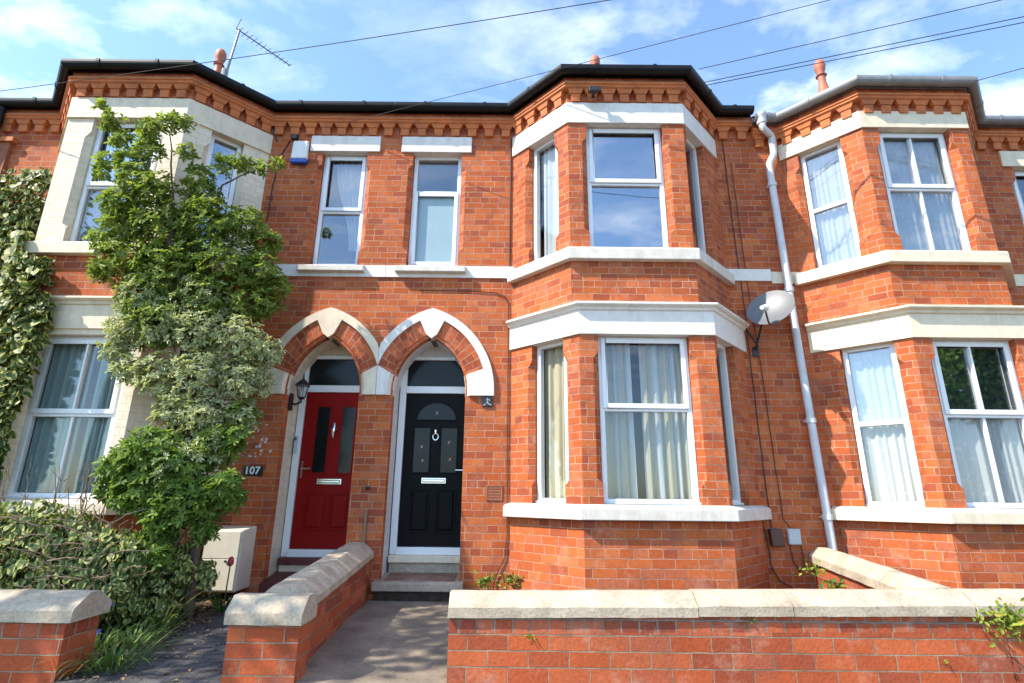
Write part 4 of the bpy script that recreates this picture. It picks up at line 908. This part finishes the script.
cable([(-3.30, -.012, 6.2), (-3.42, -.012, 5.9), (-3.46, -.012, 5.4), (-3.47, -.012, 4.3)], .008, 'dark cable curling down from the alarm box')
# pipe stub on the pillar
k = MB(); k.tube([(-1.735, -.03, .66), (-1.735, -.03, 1.02)], .018, 8); tag(k.build('pipe_stub', M['twig']), 'short rusty pipe stub standing on the coping by the brick pillar', 'pipe')
k = MB(); k.box(-1.77, -1.72, -.03, -.002, 1.27, 1.30); k.tube([(-1.745, -.02, 1.285), (-1.745, -.05, 1.27)], .012, 8); tag(k.build('tap_stub', M['black_metal']), 'dark metal tap stub on the brick pillar between the doors', 'tap')
# cream meter cabinet
root = empty('meter_cabinet', (-3.2, -.17, .1), 'cream meter cabinet on the ground between the shrubs and red door', 'meter cabinet')
mb = MB(); mb.hexa([(-3.46, -.36, .15), (-3.03, -.36, .15), (-3.03, -.004, .15), (-3.46, -.004, .15), (-3.46, -.34, .80), (-3.03, -.34, .80), (-3.03, -.004, .83), (-3.46, -.004, .83)]); mb.build('case', M['cream_plastic'], root, bevel=.012)
mb = MB(); mb.hexa([(-3.44, -.375, .17), (-3.05, -.375, .17), (-3.05, -.36, .17), (-3.44, -.36, .17), (-3.44, -.366, .49), (-3.05, -.366, .49), (-3.05, -.351, .49), (-3.44, -.351, .49)]); mb.build('lower_door', M['cream_plastic'], root, bevel=.004)
mb = MB(); mb.hexa([(-3.44, -.366, .497), (-3.05, -.366, .497), (-3.05, -.351, .497), (-3.44, -.351, .497), (-3.44, -.357, .785), (-3.05, -.357, .785), (-3.05, -.342, .785), (-3.44, -.342, .785)]); mb.build('upper_door', M['cream_plastic'], root, bevel=.004)
mb = MB(); mb.lathe((-3.17, -.374, .47), [(.014, 0), (.014, .008)], 10, Vector((0, -1, 0))); mb.build('lock', M['black_metal'], root)

# ---------------------------------------------------------------- overhead wires
POLE = Vector((27, -8.65, 7.55))
def wire(A, B, label, r=.012, sag=.12):
    A, B = Vector(A), Vector(B); mb = MB()
    mb.tube([A.lerp(B, t) + Vector((0, 0, -sag * 4 * t * (1 - t))) for t in np.linspace(0, 1, 40)], r, 6); tag(mb.build('overhead_wire', M['dark_cable'], smooth=True), label, 'wire', 'overhead wires crossing the sky')
wire((-9.3, -.5, 6.25), (30, -7.9, 8.6), 'lowest long wire passing in front of the left bay cornice and aerial', .005, .9)
wire((-2.45, -.10, 6.46), POLE + Vector((0, 0, 1.0)), 'wire running from the cornice above the alarm box up across the sky', .0045, .1)
wire((2.42, -1.0, 6.64), POLE + Vector((0, 0, .2)), 'upper wire leaving the right corner of the white bay gutter', .0050, .1)
wire((2.50, -.92, 6.50), POLE + Vector((0, .3, -.3)), 'upper wire of the close pair below the finial', .0055, .1)
wire((2.52, -.90, 6.47), POLE + Vector((0, .3, -.55)), 'lower wire of the close pair below the finial', .0055, .1)
wire((6.05, -1.0, 6.50), POLE + Vector((0, -.5, 1.2)), 'short wire leaving the right end of the grey gutter', .0050, .1)

# ---------------------------------------------------------------- plants
def leaf_mesh(name, P, D, Nn, Ln, Wd, rnd, mat, parent=None, bend=.18):
    """many leaves; P base, D direction, Nn face normal, Ln/Wd sizes (arrays)"""
    n = len(P); D = D / np.linalg.norm(D, axis=1)[:, None]; S = np.cross(D, Nn); S /= (np.linalg.norm(S, axis=1)[:, None] + 1e-9); U = np.cross(S, D)
    L_, W_2 = Ln[:, None], Wd[:, None] * .5
    v = np.stack([P, P + D * L_ * .35 + S * W_2 + U * L_ * .07, P + D * L_ * .72 + S * W_2 * .82 + U * L_ * .03, P + D * L_ - U * L_ * bend,
                  P + D * L_ * .72 - S * W_2 * .82 + U * L_ * .03, P + D * L_ * .35 - S * W_2 + U * L_ * .07], 1).reshape(-1, 3)
    b0 = np.arange(n)[:, None] * 6
    F = np.concatenate([b0 + np.array([[0, 1, 2, 3]]), b0 + np.array([[0, 3, 4, 5]])], 1).reshape(-1, 4)
    me = bpy.data.meshes.new(name); me.vertices.add(n * 6); me.vertices.foreach_set('co', v.ravel().astype(np.float32))
    me.loops.add(F.size); me.loops.foreach_set('vertex_index', F.ravel().astype(np.int32)); me.polygons.add(len(F)); me.polygons.foreach_set('loop_start', (np.arange(len(F)) * 4).astype(np.int32))
    me.update(calc_edges=True); me.materials.append(mat)
    ul = me.uv_layers.new(name='UVMap'); uu = np.array([[0, 0], [1, .35], [1, .72], [.35, 1], [0, 0], [.35, 1], [1, .72], [1, .35]], dtype=np.float32)
    ul.data.foreach_set('uv', np.tile(uu, (n, 1)).ravel())
    at = me.attributes.new('rnd', 'FLOAT', 'POINT'); at.data.foreach_set('value', np.repeat(rnd, 6).astype(np.float32))
    me.validate(); o = bpy.data.objects.new(name, me); COL.objects.link(o)
    if parent: put(o, parent)
    return o
def unit(n):
    d = rng.normal(size=(n, 3)); return d / np.linalg.norm(d, axis=1)[:, None]
def rosettes(blobs, per_m3, k, L0, W0, flat=.55, lift=.5):
    """rosettes of k leaves spread through blobs (x, y, z, r)"""
    C = []; O = []
    for x, y, z, r in blobs:
        n = max(3, int(per_m3 * r * r)); d = unit(n); rad = r * rng.uniform(.25, 1.12, n) ** .6
        q = np.array([x, y, z]) + d * rad[:, None] * np.array([1, .85, .95]); C.append(q); O.append(d)
    C = np.concatenate(C); O = np.concatenate(O); keep = (C[:, 1] < -.03) & ~((C[:, 0] < -4.33) & (C[:, 1] > -.80)) & (C[:, 1] + (C[:, 0] + 4.33) * -1 * 0 < 1)
    fac = (C[:, 0] >= -4.33) & (C[:, 0] < -3.55) & (C[:, 1] > -.06 - .75 * (-3.55 - C[:, 0]) / .78); keep &= ~fac
    C, O = C[keep], O[keep]; n = len(C)
    A = O * .6 + np.array([-.10, -.25, lift]) + rng.normal(size=(n, 3)) * .35; A /= np.linalg.norm(A, axis=1)[:, None]
    T = np.cross(A, np.array([.3, .2, 1.0])); T /= np.linalg.norm(T, axis=1)[:, None]; B = np.cross(A, T)
    rc = rng.random(n); Ps, Ds, Ns, Ls, Ws, Rs = [], [], [], [], [], []
    for j in range(k):
        t = 2 * math.pi * (j / k) + rng.uniform(-.4, .4, n) + rc * 6; rd = T * np.cos(t)[:, None] + B * np.sin(t)[:, None]
        el = rng.uniform(.1, .9, n)[:, None]; D = rd * (1 - el * .5) + A * el * flat
        Ps.append(C + rd * .004); Ds.append(D); Ns.append(A + rd * -.3); s = rng.uniform(.45, 1.3, n); Ls.append(L0 * s); Ws.append(W0 * s)
        Rs.append(np.clip(rc * .6 + rng.uniform(0, .4, n), 0, 1))
    return [np.concatenate(a) for a in (Ps, Ds, Ns, Ls, Ws, Rs)]
def branch(mb, pts, r0, r1, seed=0):
    rs = random.Random(seed); P = [Vector(p) for p in pts]; Q = []
    for a, b2 in zip(P, P[1:]):
        for i in range(4): Q.append(a.lerp(b2, i / 4) + Vector((rs.uniform(-.015, .015), rs.uniform(-.015, .015), 0)))
    Q.append(P[-1]); mb.tube(Q, [r0 + (r1 - r0) * i / (len(Q) - 1) for i in range(len(Q))], 7)
SPIRE = [(-5.09, -1.2, 5.83, .09), (-4.94, -1.2, 5.57, .13), (-4.79, -1.2, 5.32, .13), (-4.90, -1.2, 5.03, .12), (-4.90, -1.2, 4.87, .1), (-4.64, -1.2, 5.04, .15), (-4.45, -1.2, 5.46, .16), (-4.23, -1.2, 5.58, .14), (-4.05, -1.2, 5.58, .1), (-4.4, -1.2, 5.18, .17), (-4.50, -1.2, 4.77, .2), (-4.61, -1.2, 4.43, .2), (-4.24, -1.2, 4.64, .22), (-3.98, -1.15, 5.19, .11),
         (-3.93, -.95, 4.97, .17), (-3.68, -.9, 5.17, .14), (-3.46, -.85, 5.22, .13), (-3.24, -.8, 5.23, .1), (-3.04, -.8, 5.26, .08), (-3.82, -.95, 4.69, .22)]
BODY = [(-4.53, -1.1, 4.28, .28), (-4.78, -1.1, 4.02, .15), (-4.16, -1.05, 4.22, .34), (-3.70, -.95, 4.29, .36), (-3.29, -.85, 4.36, .25), (-3.04, -.8, 4.17, .18), (-4.49, -1.1, 3.76, .3), (-4.01, -1.0, 3.70, .39), (-3.49, -.9, 3.77, .41), (-3.08, -.8, 3.78, .28), (-2.85, -.75, 3.59, .17), (-4.69, -1.1, 3.63, .14), (-4.17, -1.1, 3.33, .28), (-3.59, -.95, 3.34, .34), (-3.13, -.85, 3.34, .27), (-2.88, -.8, 3.34, .15)]
VAR = [(-4.25, -1.1, 2.94, .23), (-4.37, -1.1, 2.70, .15), (-3.93, -1.1, 3.0, .29), (-3.53, -1.05, 2.94, .31), (-3.07, -1.0, 2.83, .3), (-2.76, -1.0, 2.72, .18), (-4.16, -1.1, 2.48, .18), (-3.82, -1.1, 2.43, .26), (-3.39, -1.1, 2.43, .3), (-2.95, -1.0, 2.38, .27), (-3.59, -1.1, 2.05, .22), (-3.26, -1.1, 2.0, .26), (-2.92, -1.0, 2.0, .18), (-3.36, -1.1, 1.68, .2), (-3.09, -1.1, 1.63, .22), (-2.80, -1.0, 2.44, .14)]
BUSH = [(-3.63, -1.3, 1.56, .27), (-3.91, -1.3, 1.46, .19), (-3.35, -1.3, 1.42, .26), (-3.66, -1.3, 1.22, .25), (-3.25, -1.3, 1.13, .25), (-3.96, -1.3, 1.22, .12), (-3.01, -1.3, 1.14, .2), (-2.84, -1.3, 1.28, .14), (-3.37, -1.3, .94, .2), (-2.73, -1.25, 1.14, .12), (-2.96, -1.3, .86, .13), (-3.06, -1.2, 1.72, .14), (-2.86, -1.2, 1.74, .12), (-3.52, -1.4, .68, .13), (-3.28, -1.45, .62, .12)]
t = empty('tree', (-3.3, -1.0, .1), 'tall bright green evergreen tree climbing up past the cream bay', 'tree')
mb = MB(); branch(mb, [(-3.10, -1.1, .05), (-3.16, -1.1, 1.0), (-3.42, -1.05, 2.0), (-3.6, -1.05, 3.0), (-3.95, -1.1, 3.9), (-4.25, -1.15, 4.6), (-4.5, -1.2, 5.1), (-4.9, -1.2, 5.6)], .055, .008, 1)
branch(mb, [(-3.95, -1.1, 3.9), (-4.05, -1.15, 4.6), (-4.2, -1.2, 5.4)], .022, .006, 2); branch(mb, [(-3.6, -1.0, 3.2), (-3.6, -.95, 4.2), (-3.65, -.9, 4.9), (-3.25, -.82, 5.2)], .026, .005, 3); branch(mb, [(-3.5, -1.0, 2.6), (-3.1, -.85, 3.4), (-2.95, -.8, 4.0)], .026, .006, 4)
branch(mb, [(-3.75, -1.05, 3.5), (-4.3, -1.1, 4.0), (-4.7, -1.1, 4.3)], .02, .005, 5)
mb.build('trunk', M['bark'], t, smooth=True)
a1 = rosettes(SPIRE, 1900, 8, .066, .023); a2 = rosettes(BODY + [VAR[2], VAR[12], VAR[14]], 2050, 8, .066, .023)
leaf_mesh('crown', *[np.concatenate([p, q]) for p, q in zip(a1, a2)], M['leaf_tree'], t)
t = empty('shrub', (-3.4, -1.1, .1), 'grey-green variegated shrub filling the middle of the greenery by the red door', 'shrub')
mb = MB(); branch(mb, [(-3.36, -1.12, .05), (-3.36, -1.12, 1.4), (-3.5, -1.1, 2.2), (-3.8, -1.1, 2.9)], .035, .008, 6); branch(mb, [(-3.36, -1.12, 1.5), (-3.1, -1.05, 2.3), (-2.95, -1.0, 2.8)], .022, .006, 7); mb.build('stem', M['bark'], t, smooth=True)
leaf_mesh('crown', *rosettes(VAR + [BODY[13], BODY[12], BUSH[2], BUSH[11]], 3000, 8, .056, .020), M['leaf_var'], t)
t = empty('shrub', (-3.5, -1.3, .1), 'glossy mid-green rosette-leaved shrub in front of the cream bay sill', 'shrub')
mb = MB(); branch(mb, [(-3.36, -1.3, .02), (-3.32, -1.3, .5), (-3.45, -1.3, 1.2)], .045, .012, 8); branch(mb, [(-3.33, -1.3, .5), (-3.05, -1.3, 1.0)], .02, .008, 9); branch(mb, [(-3.58, -1.42, .0), (-3.46, -1.4, .42), (-3.3, -1.32, .7)], .04, .02, 19); mb.build('stem', M['bark'], t, smooth=True)
leaf_mesh('crown', *rosettes(BUSH, 3300, 8, .070, .026), M['leaf_bush'], t)
# wall ivy
def ivy(name, pts, nrm, L0, mat, parent):
    n = len(pts); P = np.array(pts); Nn = np.tile(np.array(nrm, float), (n, 1)) if np.ndim(nrm) == 1 else np.array(nrm); Nn = Nn + rng.normal(size=(n, 3)) * .33
    D = np.tile([0, -.25, -1.0], (n, 1)) + rng.normal(size=(n, 3)) * .55; s = rng.uniform(.55, 1.25, n)
    return leaf_mesh(name, P, D, Nn, L0 * s, L0 * s * .85, rng.random(n), mat, parent, .1)
t = empty('wall_ivy', (-6.8, -.1, 0), 'cream-edged ivy covering the wall and jamb beside the cream bay', 'ivy')
pts = []
for _ in range(13000):
    x, z = random.uniform(-9.2, -6.45), random.uniform(.1, 5.75); e = noise.noise(Vector((x * 1.3, z * 1.3, 0)))
    if z < 5.55 + .22 * e and x < -6.42 + .1 * e: pts.append((x, -.06 - abs(random.gauss(0, .09)) - .06 * (e + 1), z))
nn = [(0, -1, .35)] * len(pts)
for _ in range(6500):   # over the angled side and onto the jamb of the bay
    x, z = random.uniform(-6.65, -5.40), random.uniform(.9, 4.3); e = noise.noise(Vector((x * 2.2 + 9, z * 1.6, 0)))
    lim = -5.94 if z > 3.9 else (-5.55 if z > 3.45 else (-5.38 if z > 2.35 else -5.45 - .10 * (2.35 - z) / 1.0))
    if x < lim + .10 * e:
        y = -.75 * min(1, (x + 6.65) / .73) ; pts.append((x, y - .10 - abs(random.gauss(0, .06)), z)); nn.append((-.2, -1, .35))
ivy('foliage', pts, nn, .108, M['leaf_ivy'], t)
mb = MB()
for i in range(12):
    x = -8.5 + i * .25; branch(mb, [(x, -.05, .05), (x + .1, -.05, 2.5), (x - .05 + random.uniform(-.1, .1), -.05, 5.1)], .018, .006, 40 + i)
mb.build('stems', M['bark'], t)
# ivy hedge behind the front wall
t = empty('ivy_hedge', (-4.6, -1.6, 0), 'low mound of pale-edged ivy behind the front wall under the bay window', 'ivy hedge')
HB = [(-4.65, -1.65, .82, .30), (-4.34, -1.6, .86, .26), (-4.05, -1.6, .78, .27), (-3.76, -1.6, .70, .24), (-3.5, -1.6, .62, .20), (-4.45, -1.7, .52, .30), (-4.05, -1.75, .45, .30), (-3.7, -1.75, .42, .24), (-3.45, -1.7, .36, .17), (-5.0, -1.6, .82, .3), (-5.4, -1.6, .85, .32), (-5.0, -1.7, .45, .32), (-5.5, -1.6, .45, .36), (-6.0, -1.5, .8, .38), (-6.6, -1.4, .8, .42), (-7.2, -1.4, .75, .42), (-4.6, -1.7, .28, .28), (-4.1, -1.8, .22, .25), (-3.35, -1.2, .50, .26), (-3.12, -1.0, .42, .18), (-3.55, -1.05, .52, .32), (-3.95, -1.1, .55, .34), (-3.3, -1.5, .25, .2), (-3.6, -1.4, .28, .26)]
pts, nn = [], []
for x, y, z, r in HB:
    n = int(5000 * r * r); d = unit(n); rr = r * rng.uniform(.55, 1.1, n)
    for k in range(n): pts.append((x + d[k, 0] * rr[k], y + d[k, 1] * rr[k], max(.05, z + d[k, 2] * rr[k]))); nn.append((d[k, 0] - .1, d[k, 1] - .5, d[k, 2] + .6))
ivy('foliage', pts, nn, .084, M['leaf_ivy'], t)
mb = MB()
for i in range(95):
    x, y = random.uniform(-5.2, -3.35), random.uniform(-1.85, -1.45); z = random.uniform(.3, .95); a = random.uniform(0, 6.3); l = random.uniform(.2, .5)
    p = Vector((x, y - .15, z)); q = p + Vector((math.cos(a) * l, -.1, abs(math.sin(a)) * l * .6)); branch(mb, [p, p.lerp(q, .5) + Vector((0, -.03, .03)), q], .007, .003, 60 + i)
mb.build('twigs', M['twig'], t)
t = empty('dead_shrub', (-4.5, -1.25, .6), 'bare brown twiggy shrub poking above the ivy in front of the bay window', 'bare shrub')
mb = MB()
for i in range(14):
    x = random.uniform(-5.0, -3.9); z1 = random.uniform(1.1, 1.55); dx = random.uniform(-.22, .22)
    branch(mb, [(x, -1.3, .5), (x + dx * .5, -1.3, (z1 + .5) / 2), (x + dx, -1.32, z1)], .010, .003, 200 + i)
    for s in range(3): zz = .9 + .2 * s; branch(mb, [(x + dx * .4, -1.3, zz), (x + dx * .4 + random.uniform(-.16, .16), -1.33, zz + random.uniform(.05, .25))], .005, .002, 300 + i * 3 + s)
mb.build('stems', M['twig'], t)
# strap-leaved clumps
def blades(c, n, L0, W0, spread, arch, seed=0):
    rs = random.Random(seed); mb = MB()
    for _ in range(n):
        a = rs.uniform(0, 6.283); l = L0 * rs.uniform(.6, 1.1); w = W0 * rs.uniform(.7, 1.2); d = Vector((math.cos(a), math.sin(a), 0)); s = Vector((-d.y, d.x, 0)); b = Vector(c) + d * rs.uniform(0, spread * .25); k = rs.uniform(.4, 1.3) * spread; ar = arch * rs.uniform(.6, 1.5)
        prev = None
        for i in range(6):
            t = i / 5; p = b + d * (k * l * t) + Vector((0, 0, l * (t - ar * t * t))); q = (p - s * w * .5 * (1 - t * .9), p + s * w * .5 * (1 - t * .9))
            if prev: mb.face([prev[0], prev[1], q[1], q[0]], [(0, 0), (0, 0), (0, 1), (0, 1)])
            prev = q
    return mb
def strap(name, c, n, L0, W0, spread, arch, label, cat, mat='leaf_strap', seed=0, group=None):
    mb = blades(c, n, L0, W0, spread, arch, seed); o = mb.build(name, M[mat]); me = o.data
    at = me.attributes.new('rnd', 'FLOAT', 'FACE'); vals = []; rs = random.Random(seed + 1)
    for i in range(len(me.polygons) // 5): vals += [rs.random()] * 5
    at.data.foreach_set('value', vals); me.shade_smooth(); return tag(o, label, cat, group)
strap('grass_tuft', (-2.95, -2.30, -.05), 130, .36, .014, .9, .62, 'bright grass tuft spilling over the path beside the front wall end', 'grass tuft', seed=3)
strap('strap_leaf_plant', (-3.16, -1.45, .02), 46, .62, .022, .75, .5, 'arching strap-leaved plant at the foot of the shrubs by the path', 'plant', seed=4)
strap('strap_leaf_plant', (-3.10, -1.9, .0), 70, .26, .022, .9, .55, 'short tufted plant among fallen leaves along the dark path edge', 'plant', seed=5)
strap('bluebell_plant', (-3.32, -2.0, .0), 60, .30, .02, .8, .55, 'low bluebell clump with small blue flowers behind the wall end', 'plant', seed=6)
rootb = [o for o in COL.objects if o.name.startswith('bluebell_plant')][0]
mb = MB(); rs = random.Random(5)
for i in range(8):
    p = Vector((-3.32 + rs.uniform(-.12, .12), -2.12 + rs.uniform(-.1, .1), rs.uniform(.1, .36))); mb.lathe(p, [(.0, .016), (.012, .008), (.014, -.012), (.018, -.02)], 6)
put(mb.build('flowers', M['petal_blue']), rootb)
t = empty('tulip', (-2.93, -.75, .05), 'dark red tulip in front of the cream meter cabinet', 'tulip')
mb = blades((-2.95, -.72, .03), 14, .30, .05, .45, .35, 9); o = mb.build('leaves', M['leaf_strap']); o.data.attributes.new('rnd', 'FLOAT', 'FACE'); put(o, t)
mb = MB(); mb.tube([(-2.95, -.72, .03), (-2.945, -.73, .28), (-2.94, -.73, .46)], .007, 6); mb.build('stalk', M['leaf_strap'], t)
mb = MB(); mb.lathe((-2.94, -.73, .46), [(.008, 0), (.03, .02), (.034, .05), (.022, .09), (.012, .10)], 8); mb.build('flower', M['petal_red'], t, smooth=True)
t = empty('jasmine', (-2.95, -.6, 1.4), 'sprig of tiny white blossom on the brick above the number plate', 'blossom')
mb = MB(); rs = random.Random(8)
for i in range(34):
    x, z = -3.03 + rs.gauss(0, .13), 1.72 + rs.gauss(0, .11); y = -.45 + rs.uniform(-.05, .05); r_ = rs.uniform(.010, .018)
    for k_ in range(5):
        a_ = k_ * 1.2566; mb.face([(x, y, z), (x + r_ * math.cos(a_ - .4), y - .004, z + r_ * math.sin(a_ - .4)), (x + r_ * 1.2 * math.cos(a_), y - .006, z + r_ * 1.2 * math.sin(a_)), (x + r_ * math.cos(a_ + .4), y - .004, z + r_ * math.sin(a_ + .4))])
mb.build('flowers', M['petal_white'], t)
mb = MB(); branch(mb, [(-3.2, -.9, 1.3), (-3.1, -.55, 1.6), (-2.95, -.44, 1.85)], .006, .003, 91); branch(mb, [(-3.1, -.55, 1.6), (-2.98, -.44, 1.66)], .004, .002, 92); branch(mb, [(-3.15, -.6, 1.55), (-3.1, -.44, 1.75)], .004, .002, 93); mb.build('stem', M['twig'], t)
# ferns and weeds on the walls
def weed(c, n, L0, label, r=.05, nrm=(0, -.8, .6), mat='leaf_fern', name='weed', cat='weed', group='small weeds rooted in the garden walls'):
    P = np.array(c) + rng.normal(size=(n, 3)) * np.array([r, r * .4, r * .6]); D = rng.normal(size=(n, 3)) * .7 + np.array([0, -.5, .25]); s = rng.uniform(.6, 1.2, n)
    o = leaf_mesh(name, P, D, np.tile(nrm, (n, 1)) + rng.normal(size=(n, 3)) * .3, L0 * s, L0 * .5 * s, rng.random(n), M[mat]); return tag(o, label, cat, group)
weed((3.50, -2.69, .40), 200, .045, 'yellow-green fern clump hanging over the coping near the right edge', .085)
weed((.15, -2.645, .255), 12, .022, 'tiny green weed in a brick joint near the left end of the front wall', .012)
weed((1.70, -2.645, .37), 16, .022, 'tiny weed under the coping halfway along the front wall', .02)
weed((3.02, -2.645, .12), 12, .02, 'small weed low in the brick joints below the fern', .02)
weed((3.42, -.85, .28), 260, .07, 'leafy green weed growing behind the front wall below the service boxes', .12, mat='leaf_bush')
weed((-.28, -.08, .25), 60, .06, 'small green weed at the wall foot right of the black door step', .05, mat='leaf_bush')
weed((.02, -.12, .27), 60, .055, 'small green weed against the corner of the white bay plinth', .05, mat='leaf_bush')
weed((2.92, -1.25, .54), 45, .04, 'small weed growing along the party wall coping', .06)
# leaf litter
n = 900; P = np.stack([rng.uniform(-3.5, -1.9, n), rng.uniform(-2.6, -.1, n), np.zeros(n)], 1); edge = rng.random(n) < .72; P[edge, 0] = -3.15 + rng.normal(size=edge.sum()) * .13
P[:, 2] = np.where(P[:, 0] > -3.142, -.06 + .14 * (P[:, 1] + 2.66) / 3.16, -.03 + .13 * (P[:, 1] + 2.66) / 3.16) + .008
D = rng.normal(size=(n, 3)); D[:, 2] *= .15; s = rng.uniform(.5, 1.3, n)
o = leaf_mesh('leaf_litter', P, D, np.tile([0, 0, 1.], (n, 1)) + rng.normal(size=(n, 3)) * .25, .04 * s, .022 * s, rng.random(n), M['litter']); tag(o, 'dry fallen leaves scattered along the dark brick path', 'leaf litter', kind='stuff')
n = 420; P = np.stack([rng.uniform(-1.5, -.42, n), rng.uniform(-2.6, -.15, n), np.zeros(n)], 1); P[:, 2] = -.06 + .12 * (P[:, 1] + 2.66) / 3.16 + .006
D = rng.normal(size=(n, 3)); D[:, 2] *= .1; s = rng.uniform(.5, 1.2, n)
o = leaf_mesh('petal_litter', P, D, np.tile([0, 0, 1.], (n, 1)), .015 * s, .010 * s, rng.random(n), M['litter']); tag(o, 'small dry scraps scattered on the concrete path', 'litter', kind='stuff')
# tree across the street, seen as a reflection in the right-hand bay window
t = empty('street_tree', (20, -17, -.2), 'leafy street tree across the road, reflected in the bay window beyond the downpipe', 'tree')
mb = MB(); branch(mb, [(20, -17, -.25), (20, -17, 3), (20.2, -17, 6.2)], .25, .12, 77); branch(mb, [(20, -17, 3), (18.6, -16.8, 6)], .1, .04, 78); branch(mb, [(20.1, -17, 3.6), (21.6, -17.2, 6.4)], .1, .04, 79); mb.build('trunk', M['bark'], t, smooth=True)
TB = [(20, -17, 6.4, 2.0), (18.3, -16.8, 6.1, 1.6), (21.7, -17.2, 6.3, 1.7), (19.2, -16.5, 7.9, 1.6), (21, -17.4, 7.8, 1.6), (20.2, -16.6, 8.8, 1.3)]
C = []; 
for x, y, z, r in TB: n = int(1100 * r * r); d = unit(n); C.append(np.array([x, y, z]) + d * (r * rng.uniform(.3, 1.05, n) ** .5)[:, None])
C = np.concatenate(C); n = len(C); leaf_mesh('crown', C, unit(n), unit(n), rng.uniform(.15, .28, n), rng.uniform(.09, .15, n), rng.random(n), M['leaf_bush'], t)

t = empty('street_tree', (-7.4, -4.4, -.1), 'street tree on the pavement to the left whose crown dapples the front paths with shade', 'tree')
mb = MB(); branch(mb, [(-7.6, -4.4, -.12), (-7.6, -4.4, 2.5), (-7.4, -4.4, 5.2)], .14, .07, 87); branch(mb, [(-7.55, -4.4, 3.6), (-6.8, -4.3, 6.2)], .05, .02, 88); branch(mb, [(-7.5, -4.4, 4.0), (-8.2, -4.6, 6.4)], .05, .02, 89); mb.build('trunk', M['bark'], t, smooth=True)
C = []
for x, y, z, r in [(-7.2, -4.3, 6.6, .95), (-6.5, -4.1, 6.4, .6), (-7.9, -4.5, 6.9, .9), (-7.0, -4.6, 7.5, .8), (-6.7, -3.7, 7.3, .7), (-8.4, -4.3, 6.0, .7), (-7.4, -3.8, 7.9, .7)]: n = int(330 * r * r); d = unit(n); C.append(np.array([x, y, z]) + d * (r * rng.uniform(.2, 1.05, n) ** .5)[:, None])
C = np.concatenate(C); n = len(C); leaf_mesh('crown', C, unit(n), unit(n), rng.uniform(.12, .2, n), rng.uniform(.07, .11, n), rng.random(n), M['leaf_bush'], t)
